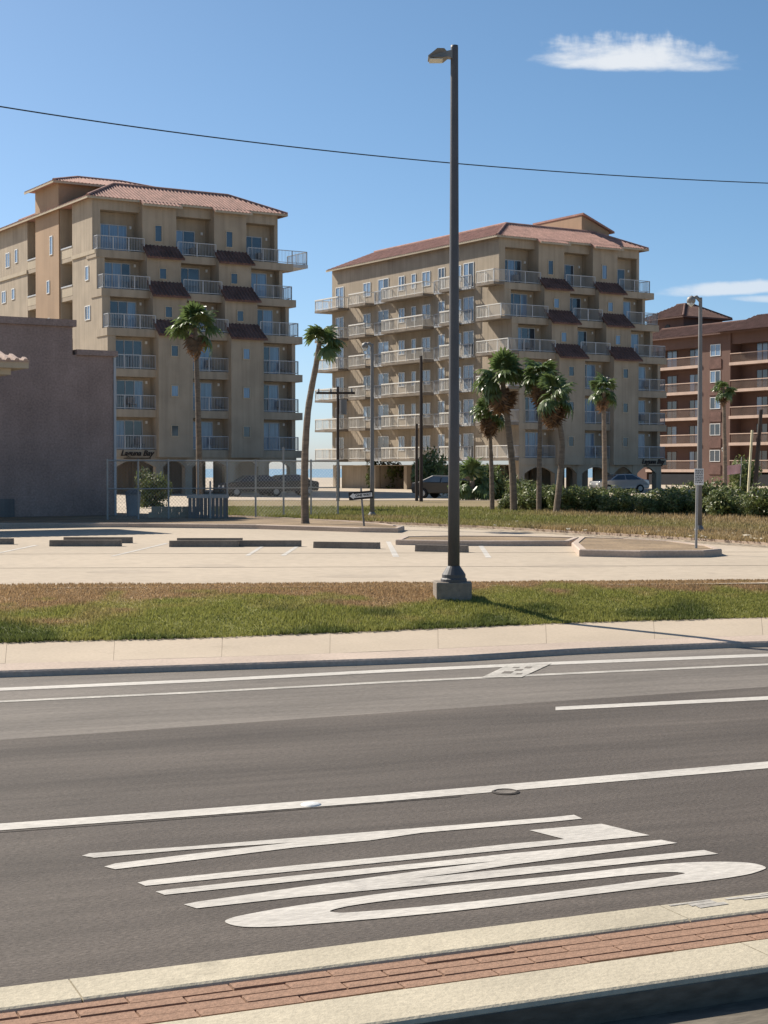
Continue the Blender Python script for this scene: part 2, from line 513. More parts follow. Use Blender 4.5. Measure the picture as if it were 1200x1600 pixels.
# ONLY
LET = {
    'Y': [(128, 1337), (140, 1333), (300, 1322), (460, 1309), (660, 1293), (860, 1277), (897, 1273), (910, 1279), (860, 1284), (800, 1289), (660, 1301),
          (577, 1313), (460, 1324), (333, 1340), (180, 1358), (163, 1354), (180, 1349), (300, 1334), (457, 1316), (300, 1327), (147, 1340)],
    'L': [(215, 1379), (233, 1375), (460, 1352), (660, 1333), (800, 1318), (882, 1311), (827, 1297), (940, 1287), (1015, 1305), (973, 1309), (800, 1327),
          (660, 1341), (460, 1361), (227, 1384)],
    'N': [(243, 1393), (260, 1390), (460, 1368), (660, 1348), (800, 1333), (1033, 1312), (1058, 1317), (940, 1333), (800, 1351), (727, 1362), (640, 1373),
          (800, 1357), (1100, 1328), (1122, 1334), (800, 1368), (660, 1383), (460, 1402), (307, 1419), (287, 1413), (307, 1409), (460, 1387), (660, 1360), (777, 1345),
          (660, 1356), (460, 1377), (257, 1398)],
    'O': [(348, 1440), (360, 1434), (387, 1428), (460, 1415), (660, 1387), (860, 1370), (1000, 1353), (1075, 1347), (1133, 1346), (1177, 1348), (1200, 1355), (1190, 1360),
          (1167, 1367), (1100, 1377), (1033, 1384), (800, 1413), (660, 1429), (460, 1446), (400, 1449), (367, 1447), (348, 1440),
          (510, 1423), (525, 1426), (543, 1426), (660, 1417), (860, 1395), (1040, 1371), (1065, 1366), (1073, 1364), (1050, 1362), (1000, 1365), (860, 1380), (693, 1397), (560, 1412), (510, 1423)],
}
for ch, pts in LET.items():
    bm = bmesh.new()
    P = [gnd(x, y, .0045) for x, y in pts]
    if ch == 'O':
        outer, inner = P[:20], P[21:34]
        def chaikin(q): return [v for i in range(len(q)) for v in (q[i] * .75 + q[(i + 1) % len(q)] * .25, q[i] * .25 + q[(i + 1) % len(q)] * .75)]
        outer, inner = chaikin(chaikin(outer)), chaikin(chaikin(inner))
        es = []
        for ring in (outer, inner):
            vs = [bm.verts.new(p) for p in ring]
            es += [bm.edges.new((vs[i], vs[(i + 1) % len(vs)])) for i in range(len(vs))]
        bmesh.ops.triangle_fill(bm, use_beauty=True, use_dissolve=False, edges=es)
    else:
        f = bm.faces.new([bm.verts.new(p) for p in P])
        bmesh.ops.triangulate(bm, faces=[f])
    bmesh.ops.recalc_face_normals(bm, faces=bm.faces)
    if sum(f.normal.z * f.calc_area() for f in bm.faces) < 0: bmesh.ops.reverse_faces(bm, faces=bm.faces)
    me = bpy.data.meshes.new('painted_letter'); bm.to_mesh(me); bm.free()
    lo = link('painted_letter', me, 'paint', road); lo['label'] = 'long white letter %s painted on the turn lane' % ch
# pavement button and a small iron cover
b = MB(); c0 = gnd(486, 1258, 0)
b.tube([c0 + Vector((0, 0, z)) for z in (0, .006, .014, .019, .021)], [.075, .073, .058, .03, .002], 20)
tag(b.build('pavement_button', 'sign_white', smooth=True), 'round white raised button on the solid lane line', 'road marker')
mh = empty('valve_cover', gnd(790, 1238, 0)); tag(mh, 'small dark round iron cover in the turn lane asphalt', 'manhole cover')
ring = MB(); n = 24
vs = [(math.cos(2 * math.pi * i / n) * r, math.sin(2 * math.pi * i / n) * r, z) for r, z in ((.105, .005), (.085, .012), (.075, .004)) for i in range(n)]
ring.add(vs, [(j * n + i, j * n + (i + 1) % n, (j + 1) * n + (i + 1) % n, (j + 1) * n + i) for j in range(2) for i in range(n)])
ring.build('rim', 'tar', mh)
MB().tube([(0, 0, .001), (0, 0, .006)], .076, 24).build('lid', 'asphalt_far', mh)

# kerb and sidewalk
side = empty('sidewalk'); side['kind'] = 'structure'
k = MB(); s_ = MB()
for i in range(NS - 1):
    a, b_, c_, d_ = pk[i], pk[i + 1], pj[i + 1], pj[i]
    f0, f1 = Vector((a.x + .01, a.y - .03, -.02)), Vector((b_.x + .01, b_.y - .03, -.02))
    k.add([f0, f1, Vector((b_.x, b_.y - .012, KZ - .02)), Vector((a.x, a.y - .012, KZ - .02)), b_ + Vector((0, .012, 0)), a + Vector((0, .012, 0)), c_, d_],
          [(0, 1, 2, 3), (3, 2, 4, 5), (5, 4, 6, 7)])
k.build('kerb', 'concrete_kerb', side)
# slabs with tooled joints
cum = 0; lastcut = 0; slab_pts = [0]
for i in range(1, NS):
    pass
nslab = 13
jx = np.linspace(0, NS - 1, nslab + 1)
def samp(P, t):
    i = min(int(t), NS - 2); return P[i].lerp(P[i + 1], t - i)
base = MB().sheet([tuple(p - Vector((0, 0, .015))) for p in pj] + [tuple(p - Vector((0, 0, .015)) + Vector((0, .3, 0))) for p in reversed(pb)])
base.build('joint_bed', 'concrete_old', side)
for i in range(nslab):
    g = .0035 * (NS / nslab)
    t0, t1 = jx[i] + .006, jx[i + 1] - .006
    q = [samp(pj, t0) + Vector((0, .012, 0)), samp(pj, t1) + Vector((0, .012, 0)), samp(pb, t1) + Vector((0, .12, 0)), samp(pb, t0) + Vector((0, .12, 0))]
    dz = rnd.uniform(-.002, .002)
    MB().prism([(p.x, p.y, p.z + dz) for p in q], .02, None).build('slab', 'concrete_walk', side)

# grass verge between sidewalk and lot: terrain + blades
def verge_point(t, v):
    """t in 0..1 along, v in 0..1 from sidewalk to lot (numpy)"""
    PB = np.array([[p.x, p.y + .05, GZ - .018] for p in pb]); PE = np.array([[p.x, p.y, LZ] for p in pe])
    ii = t * (NS - 1); i = np.clip(ii.astype(int), 0, NS - 2); f = (ii - i)[:, None]
    a = PB[i] * (1 - f) + PB[i + 1] * f; b = PE[i] * (1 - f) + PE[i + 1] * f
    P = a * (1 - v[:, None]) + b * v[:, None]
    P[:, 2] += .03 * (vnoise(P[:, 0], P[:, 1], .9, 3) - .5) * np.minimum(1, 8 * v * (1 - v)) + .05 * np.sin(np.pi * v)
    return P


def verge_tint(P, v, r):
    dry = np.clip((v - .34) * 2.8 + (vnoise(P[:, 0], P[:, 1], .45, 5) - .5) * 1.6 + (vnoise(P[:, 0], P[:, 1], 2.2, 6) - .5) * 1.4, 0, 1)
    dark = np.clip((vnoise(P[:, 0], P[:, 1], 1.3, 9) - .42 - .9 * v) * 4, 0, 1)
    g = np.array([.225, .225, .06]); y = np.array([.27, .255, .075]); br = np.array([.33, .225, .12]); dg = np.array([.06, .085, .022])
    base = g * (1 - dry[:, None]) + br * dry[:, None]
    m = np.clip(1 - abs(dry - .4) * 2.5, 0, 1)[:, None] * .6
    base = base * (1 - m) + y * m
    base = base * (1 - .75 * dark[:, None]) + dg * .75 * dark[:, None]
    return base * r[:, None] * 1.18


nt_, nv_ = 240, 26
T, V_ = np.meshgrid(np.linspace(0, 1, nt_), np.linspace(0, 1, nv_), indexing='ij')
P = verge_point(T.ravel(), V_.ravel()); P[:, 2] -= .005
idx = np.arange(nt_ * nv_).reshape(nt_, nv_)
Fq = np.stack([idx[:-1, :-1], idx[1:, :-1], idx[1:, 1:], idx[:-1, 1:]], -1).reshape(-1, 4)
vg = tinted('verge', P, Fq, verge_tint(P, V_.ravel(), np.full(len(P), .8)), 'turf'); vg['kind'] = 'structure'


def blades(P, h, wd, tint, name, label):
    n = len(P)
    an = nrs.rand(n) * 2 * math.pi; ln = nrs.rand(n) * .7; la = nrs.rand(n) * 2 * math.pi
    hx, hy = np.cos(an) * wd / 2, np.sin(an) * wd / 2
    a = P + np.stack([hx, hy, np.zeros(n)], 1); b = P - np.stack([hx, hy, np.zeros(n)], 1)
    c = P + np.stack([np.cos(la) * ln * h, np.sin(la) * ln * h, h], 1)
    V = np.stack([a, b, c], 1).reshape(-1, 3); F = np.arange(3 * n).reshape(n, 3)
    o = tinted(name, V, F, np.repeat(tint, 3, 0), 'blade')
    return tag(o, label, 'grass', kind='stuff')


n = 170000
t = .12 + .76 * nrs.rand(n); v = nrs.rand(n) ** .9
edge = .012 * np.sin(t * 900) + .02 * nrs.rand(n)
v = np.where(nrs.rand(n) < .05, -.035 * nrs.rand(n) * (.3 + vnoise(t * 400, t * 0, 1., 77)), np.clip(v * 1.02 - edge, -.01, 1.01))
P = verge_point(t, np.clip(v, 0, 1)); P[:, 1] += np.minimum(v, 0) * 5
hh = (.020 + .032 * nrs.rand(n)) * (1.15 - .5 * v) * (.6 + .9 * vnoise(P[:, 0], P[:, 1], 1.6, 21))
blades(P, hh, .012 + .012 * nrs.rand(n), verge_tint(P, v, .65 + .7 * nrs.rand(n)), 'grass', 'short patchy grass of the roadside strip, green in front and dry brown behind')

# ------------------------------------------------------------------ parking lot
lot = empty('parking_lot'); lot['kind'] = 'structure'
MB().sheet([(p.x, p.y - .5, LZ - .02) for p in pe] + [(60, 60, LZ - .02), (-50, 60, LZ - .02)]).build('paving', 'concrete_lot', lot)
MZ = LZ - .016
for q in ([(172, 869), (178, 869), (264, 849), (258, 848.5)], [(383, 868), (390, 868), (414, 853), (408, 853)], [(438, 868), (446, 868), (470, 852), (464, 852)],
          [(603, 846), (610, 846), (624, 870), (614, 870)], [(746, 850), (753, 850), (768, 871), (759, 871)], [(-30, 869), (-24, 869), (60, 852), (54, 851.5)]):
    MB().sheet([tuple(gnd(x, y, MZ)) for x, y in q]).build('stall_line', 'paint', lot)
# slab joints cut in the concrete
jt = MB()
for a, b_ in (((-100, 888), (1300, 883)), ((-100, 866), (1300, 862))):
    A, B_ = gnd(*a, MZ), gnd(*b_, MZ); jt.bar(A, B_, .02, .004)
jt.build('joint', 'stain', lot)
# drip stains
st = MB()
for (cx, cy, rx, ry) in ((330, 884, 46, 3), (560, 900, 60, 2.2), (900, 884, 70, 2.5), (200, 893, 60, 2.5), (1110, 895.5, 6, 1.0), (130, 843, 18, 1)):
    st.sheet([tuple(gnd(cx + rx * math.cos(a) * (1 + .25 * math.sin(3 * a)), cy + ry * math.sin(a), MZ - .002)) for a in np.linspace(0, 2 * math.pi, 18)[:-1]])
st.build('stain', 'stain', lot)

# wheel stops
ws_me = MB().extrude_x([(-.085, 0), (.085, 0), (.06, .15), (-.06, .15)], -.93, .93).mesh('wheel_stop')
ws_me.materials.append(MATS['concrete_old'])
stops = [((78, 190, 853.5), 'front one of the pair of concrete wheel stops nearest the dark blank wall'), ((100, 207, 848.5), 'rear one of the pair of concrete wheel stops nearest the dark blank wall'),
         ((265, 373, 854.5), 'front one of the second pair of concrete wheel stops from the left'), ((277, 379, 850), 'rear one of the second pair of concrete wheel stops from the left'),
         ((373, 471, 854), 'weathered wheel stop with grit heaped behind it, between two slanted stall lines'), ((491, 593, 856), 'single concrete wheel stop left of the steep white stall line'),
         ((-88, 21, 850.5), 'wheel stop cut off by the left picture edge'), ((650, 731, 861.5), 'low wheel stop crossing behind the foot of the tall light pole')]
for (x0, x1, y), lab in stops:
    a, b_ = gnd(x0, y, LZ - .02), gnd(x1, y + (0 if x0 < 480 else 1.5), LZ - .02)
    o = link('wheel_stop', ws_me, None); o.location = (a + b_) / 2
    o.rotation_euler = (0, 0, math.atan2(b_.y - a.y, b_.x - a.x)); o.scale = ((b_ - a).length / 1.86, 1, 1.0)
    tag(o, lab, 'wheel stop', 'wheel stops of the parking lot')


def island(name, outline_px, z, label=None, m='soil', kerbw=.16):
    """raised bed with a concrete kerb round it"""
    P = [gnd(x, y, LZ + .0) for x, y in outline_px]
    n = len(P); c = sum(P, Vector()) / n
    ar = sum(P[i].x * P[(i + 1) % n].y - P[(i + 1) % n].x * P[i].y for i in range(n))
    if ar < 0: P.reverse()
    inn = []
    for i in range(n):
        d = (P[(i + 1) % n] - P[i - 1]); nn = Vector((-d.y, d.x, 0)).normalized(); inn.append(P[i] + nn * kerbw)
    e = empty(name); e['kind'] = 'structure'
    k = MB()
    vs = [(p.x, p.y, LZ - .04) for p in P] + [(p.x, p.y, LZ + z - .02) for p in P] + [(P[i].x * .85 + inn[i].x * .15, P[i].y * .85 + inn[i].y * .15, LZ + z) for i in range(n)] + \
         [(p.x, p.y, LZ + z) for p in inn] + [(p.x, p.y, LZ - .04) for p in inn]
    fs = []
    for r_ in range(4):
        for i in range(n): fs.append((r_ * n + i, r_ * n + (i + 1) % n, (r_ + 1) * n + (i + 1) % n, (r_ + 1) * n + i))
    k.add(vs, fs); k.build('kerb', 'concrete_kerb', e)
    MB().sheet([(p.x, p.y, LZ + z - .02) for p in inn]).build('bed', m, e)
    return e, inn


island('planting_bed', [(-250, 823), (0, 823), (200, 823), (400, 825.5), (560, 830.5), (622, 831.5), (632, 828), (600, 823.5), (540, 819), (440, 813.5), (300, 809), (180, 806), (0, 806), (-250, 806)], .12)
isl2, _ = island('traffic_island', [(905, 868), (1000, 870), (1100, 869.5), (1128, 867), (1112, 861), (1050, 853), (980, 849), (905, 847), (893, 856)], .13)
isl3, _ = island('traffic_island', [(618, 850), (700, 851.5), (800, 852), (890, 852), (905, 846), (820, 844), (700, 843), (630, 844.5)], .11)
# far verge with its pale kerb
far_front = [(330, 806), (440, 811), (560, 816), (620, 818.5), (740, 823.5), (830, 828.5), (1000, 838), (1200, 850.5), (1500, 869)]
far_back = [(1700, 812), (1200, 788), (900, 785), (600, 785), (330, 785)]
fv, finn = island('far_verge', far_front + far_back, .13, m='turf', kerbw=.5)
for ch in fv.children:
    if ch.name.startswith('bed'):
        a = ch.data.attributes.new('tint', 'FLOAT_COLOR', 'POINT')
        for d in a.data: d.color = (.21, .16, .08, 1)
n = 60000
xx = 330 + 950 * nrs.rand(n)
yf = np.interp(xx, [p[0] for p in far_front], [p[1] for p in far_front]) - 2.6
u = nrs.rand(n) ** 1.15
yy = yf * (1 - u) + 793 * u
P = np.array([tuple(gnd(a, b_, LZ + .11)) for a, b_ in zip(xx, yy)])
pn = vnoise(P[:, 0], P[:, 1], .25, 31)
dry = np.clip((xx - 600) / 500 + (pn - .5) * 1.6 - .1 + .4 * (u < .25), 0, 1)[:, None]
tint = (np.array([.20, .205, .06]) * (1 - dry) + np.array([.32, .235, .12]) * dry) * (.7 + .6 * nrs.rand(n))[:, None]
blades(P, .05 + .10 * nrs.rand(n) * (.4 + pn), .03 + .03 * nrs.rand(n), tint, 'grass', 'dry yellowish grass of the far strip in front of the hedge')
lt = MB()
for i in range(30):
    x = rnd.uniform(640, 1200); y = float(np.interp(x, [p[0] for p in far_front], [p[1] for p in far_front])) - rnd.uniform(3, 14)
    p = gnd(x, y, LZ + .15); s = rnd.uniform(.03, .09) * (1.8 if rnd.random() < .12 else 1)
    a = rnd.uniform(0, 3)
    q = [p + Vector((math.cos(a + k_ * 1.57) * s * rnd.uniform(.6, 1.2), math.sin(a + k_ * 1.57) * s, rnd.uniform(0, .05))) for k_ in range(4)]
    top = p + Vector((rnd.uniform(-.5, .5) * s, 0, .03 + s * .2)); lt.add(q + [top], [(0, 1, 4), (1, 2, 4), (2, 3, 4), (3, 0, 4)])
tag(lt.build('litter', 'litter'), 'scattered pale litter and dead leaves lying on the far grass', 'litter', kind='stuff')

# ------------------------------------------------------------------ median in the foreground: two cream kerbs and brick pavers
med = empty('median'); med['kind'] = 'structure'
MZ0 = .15
def med_line(y0, y1, y2=None): return gnd(0, y0, MZ0), gnd(1200, y1, MZ0)
m1, m2, m3, m4 = med_line(1541, 1391), med_line(1580.5, 1419), med_line(1629, 1465), med_line(1684, 1511)
axis = ((m1[1] - m1[0]) + (m3[1] - m3[0])).normalized(); axis.z = 0; axis.normalize(); perp = Vector((axis.y, -axis.x, 0))      # towards camera
org = m1[0].copy()
def off(l): return sum((p - org).dot(perp) for p in l) / 2
o1, o2, o3, o4 = off(m1), off(m2), off(m3), off(m4)
med.location = (org.x, org.y, 0); med.rotation_euler = (0, 0, math.atan2(axis.y, axis.x))
# local: x along, -y towards camera
KJ = 3.05
def kerb_run(ya, yb, name):
    x = -18.0
    while x < 22:
        b = MB()
        prof = [(ya, -.03), (ya, MZ0 - .022), (ya - .008, MZ0 - .007), (ya - .022, MZ0), (yb + .022, MZ0), (yb + .008, MZ0 - .007), (yb, MZ0 - .022), (yb, -.03)]
        b.extrude_x(prof, x, x + KJ - .008)
        b.build(name, 'kerb_cream', med)
        x += KJ
kerb_run(-o1, -o2, 'kerb_stone'); kerb_run(-o3, -o4, 'kerb_stone')
MB().box(-18, 22, -o3 - .002, -o2 - .002 - .0, .02, MZ0 - .045).build('joint_bed', 'brick_joint', med)
MB().extrude_x([(-o4 - .002, -.02), (-o4 - .006, -.02), (-o4 - .006, MZ0 - .03), (-o4 - .002, MZ0 - .026)], -18, 22).build('shade_face', 'kerb_shade', med)  # thin dark skin: vehicle shade painted onto the near kerb face
MB().box(-18, 22, -o4 - .42, -o4 - .008, -.02, .012).build('gutter_shade', 'kerb_shade', med)  # gutter strip coloured dark for the same painted shade
rows = 4; bw = (o3 - o2 - .026) / rows; bl = .46
bms = []
for k_ in range(5):
    b = MB(); L2, W2 = bl / 2 - .0010, bw / 2 - [.0012, .0015, .002, .007, .011][k_]
    ch = .004
    b.add([(sx * (L2 - (ch if z > .05 else 0)), sy * (W2 - (ch if z > .05 else 0)), z) for z in (0, .056, .06) for sx, sy in ((-1, -1), (1, -1), (1, 1), (-1, 1))],
          [(8, 9, 10, 11)] + [(r_ * 4 + i, r_ * 4 + (i + 1) % 4, r_ * 4 + 4 + (i + 1) % 4, r_ * 4 + 4 + i) for r_ in range(2) for i in range(4)])
    me = b.mesh('brick'); me.materials.append(MATS['brick']); bms.append(me)
for r_ in range(rows):
    nb = 0; x = -1.6 + (r_ % 2) * bl * .5
    while x < 7.2:
        o = link('brick', rnd.choice(bms), None, med)
        o.location = (x, -o2 - .022 - bw * (r_ + .5) + rnd.uniform(-.002, .002), MZ0 - .066 + rnd.uniform(-.002, .002))
        o.rotation_euler = (rnd.uniform(-.006, .006), rnd.uniform(-.003, .003), rnd.uniform(-.004, .004))
        x += bl
# worn stencil strokes on the far kerb
sx0 = (gnd(1040, 1413, MZ0) - org).dot(axis)
stc = MB()
for i, (dx, dyy, l, w_) in enumerate(((0, .05, .26, .012), (.10, .085, .16, .02), (.12, .13, .18, .022), (.34, .06, .30, .014), (.42, .10, .26, .012), (.56, .05, .22, .012), (.60, .09, .16, .012))):
    a = Vector((sx0 + dx, -o1 - dyy, MZ0 + .003)); b_ = a + Vector((l, -.012 if i > 2 else .008, 0)); stc.sheet([tuple(a + Vector((0, -w_, 0))), tuple(b_ + Vector((0, -w_, 0))), tuple(b_ + Vector((0, w_, 0))), tuple(a + Vector((0, w_, 0)))])
tag(stc.build('stencil_mark', 'paint_worn', med), label='faded white stencil strokes on the cream kerb')

# ================================================================== BUILDINGS
def railing(mb, a, b, z, h=1.0, gap=.125, post=1.4, cap=.07, capw=.09):
    a, b = Vector((a[0], a[1], 0)), Vector((b[0], b[1], 0)); L = (b - a).length; d = (b - a) / L
    mb.bar(a + Vector((0, 0, z + h)), b + Vector((0, 0, z + h)), capw, cap)
    mb.bar(a + Vector((0, 0, z + .09)), b + Vector((0, 0, z + .09)), .04, .05)
    n = max(2, round(L / gap))
    for i in range(n + 1):
        p = a + d * (L * i / n); t = .018
        mb.bar(p + Vector((0, 0, z + .1)), p + Vector((0, 0, z + h - .02)), t)
    n = max(1, round(L / post))
    for i in range(n + 1):
        p = a + d * (L * i / n); mb.bar(p + Vector((0, 0, z)), p + Vector((0, 0, z + h)), .06)


def opening(root, name, axis_, c, plane, z0, w, h, leaves=2, sign=-1, curtain=.5, frame='frame_white'):
    """window or glazed door proud of a wall: axis_ 'x' = facing -y at y=plane, 'y' = facing -x at x=plane"""
    f = MB(); t, dp = .06, .05
    def bx(mb, a0, a1, zz0, zz1, d0, d1):
        if axis_ == 'x': mb.box(a0, a1, plane - d1, plane - d0, zz0, zz1)
        else: mb.box(plane - d1, plane - d0, a0, a1, zz0, zz1)
    a0, a1 = c - w / 2, c + w / 2
    bx(f, a0, a0 + t, z0, z0 + h, -.03, dp); bx(f, a1 - t, a1, z0, z0 + h, -.03, dp)
    bx(f, a0 + t, a1 - t, z0 + h - t, z0 + h, -.03, dp); bx(f, a0 + t, a1 - t, z0, z0 + t, -.03, dp)
    for i in range(1, leaves):
        x = a0 + w * i / leaves; bx(f, x - t / 2, x + t / 2, z0 + t, z0 + h - t, -.03, dp - .006)
    o = f.build(name, frame, root)
    for i in range(leaves):
        p = MB(); bx(p, a0 + w * i / leaves + t * .4, a0 + w * (i + 1) / leaves - t * .4, z0 + t * .5, z0 + h - t * .5, -.02, .012)
        p.build('pane', 'glass_curtain' if rnd.random() < curtain else 'glass_dark', o)
    return o


def tile_ribs(mb, poly, eave, up, gap=.30, r=.075):
    """barrel-tile ribs running up a convex roof plane: poly points, unit eave dir, unit slope dir"""
    eave, up = Vector(eave).normalized(), Vector(up).normalized(); nrm = eave.cross(up)
    if nrm.z < 0: nrm = -nrm
    o = Vector(poly[0]); Q = [((Vector(p) - o).dot(eave), (Vector(p) - o).dot(up)) for p in poly]
    x0, x1 = min(q[0] for q in Q), max(q[0] for q in Q); x = x0 + gap / 2
    while x < x1:
        ys = []
        for i in range(len(Q)):
            (ax, ay), (bx, by) = Q[i], Q[(i + 1) % len(Q)]
            if (ax - x) * (bx - x) < 0: ys.append(ay + (by - ay) * (x - ax) / (bx - ax))
        if len(ys) >= 2:
            a, b = min(ys) - .05, max(ys)
            if b - a > .15:
                P = []
                for y in (a, b):
                    c = o + eave * x + up * y
                    P += [c - eave * r, c - eave * r * .5 + nrm * r * .8, c + eave * r * .5 + nrm * r * .8, c + eave * r]
                mb.add(P, [(0, 1, 5, 4), (1, 2, 6, 5), (2, 3, 7, 6), (3, 2, 1, 0)])
        x += gap


def skirt_roof(root, name, x0, x1, y0, y1, z, run, rise, mtile='tile', ext=(), sides='FLRB', fascia_m='stucco_trim'):
    """hipped tile skirt round a flat deck; ext = list of (xa, xb, depth) bumps of the front eave"""
    s = rise / run
    rf = MB(); rb = MB()
    ix0, ix1, iy0, iy1 = x0 + run, x1 - run, y0 + run, y1 - run
    planes = {'F': ([(x0, y0, z), (x1, y0, z), (ix1, iy0, z + rise), (ix0, iy0, z + rise)], (1, 0, 0), (0, 1, s)),
              'L': ([(x0, y1, z), (x0, y0, z), (ix0, iy0, z + rise), (ix0, iy1, z + rise)], (0, 1, 0), (1, 0, s)),
              'R': ([(x1, y0, z), (x1, y1, z), (ix1, iy1, z + rise), (ix1, iy0, z + rise)], (0, 1, 0), (-1, 0, s)),
              'B': ([(x1, y1, z), (x0, y1, z), (ix0, iy1, z + rise), (ix1, iy1, z + rise)], (1, 0, 0), (0, -1, s))}
    for kx in 'FLRB':
        p, e, u = planes[kx]; rf.add(p, [(0, 1, 2, 3)])
        if kx in sides: tile_ribs(rb, p, e, u)
    rf.add([(ix0, iy0, z + rise), (ix1, iy0, z + rise), (ix1, iy1, z + rise), (ix0, iy1, z + rise)], [(0, 1, 2, 3)])
    rf.add([(x0, y0, z), (x1, y0, z), (x1, y1, z), (x0, y1, z)], [(3, 2, 1, 0)])
    fa = MB(); t = .16
    fa.box(x0 - .03, x1 + .03, y0 - .03, y0 + .02, z - t, z + .02); fa.box(x0 - .03, x0 + .02, y0 + .025, y1, z - t, z + .02)
    fa.box(x1 - .02, x1 + .03, y0 + .025, y1, z - t, z + .02)
    for xa, xb, d in ext:
        q = [(xa, y0 - d, z - d * s), (xb, y0 - d, z - d * s), (xb, y0 + .3, z + .3 * s + .012), (xa, y0 + .3, z + .3 * s + .012)]
        rf.add(q + [(p[0], p[1], p[2] - .14) for p in q], [(0, 1, 2, 3), (7, 6, 5, 4), (0, 4, 5, 1), (1, 5, 6, 2), (3, 7, 4, 0), (2, 6, 7, 3)])
        tile_ribs(rb, q, (1, 0, 0), (0, 1, s))
        fa.box(xa - .02, xb + .02, y0 - d - .04, y0 - d - .003, z - d * s - .16, z - d * s + .01)
    # hip caps
    rid = [((x0, y0, z), (ix0, iy0, z + rise)), ((x1, y0, z), (ix1, iy0, z + rise)), ((ix0, iy0, z + rise), (ix1, iy0, z + rise)), ((ix0, iy0, z + rise), (ix0, iy1, z + rise))]
    for a, b in rid: rb.tube([Vector(a) + Vector((0, 0, .05)), Vector(b) + Vector((0, 0, .05))], .11, 6)
    r = rf.build(name, mtile, root)
    tb = rb.build('tiles', mtile, r); tb['kind'] = 'stuff'
    fa.build('fascia', fascia_m, r)
    return r


W_, FH, NF = 15.3, 2.88, 6
YS = [-2.8, -2.8, -2.8, -1.8, -.8, 0.0]           # street plane of each floor, terraced upwards
YB = [-2.8, -2.8, -2.8, -2.8, -1.8, -.8]          # front of each floor's slab band
BAYS = [(.62, 3.7), (6.4, 9.5), (12.2, 15.0)]
PROJ = [(3.7, 6.4), (9.5, 12.2)]


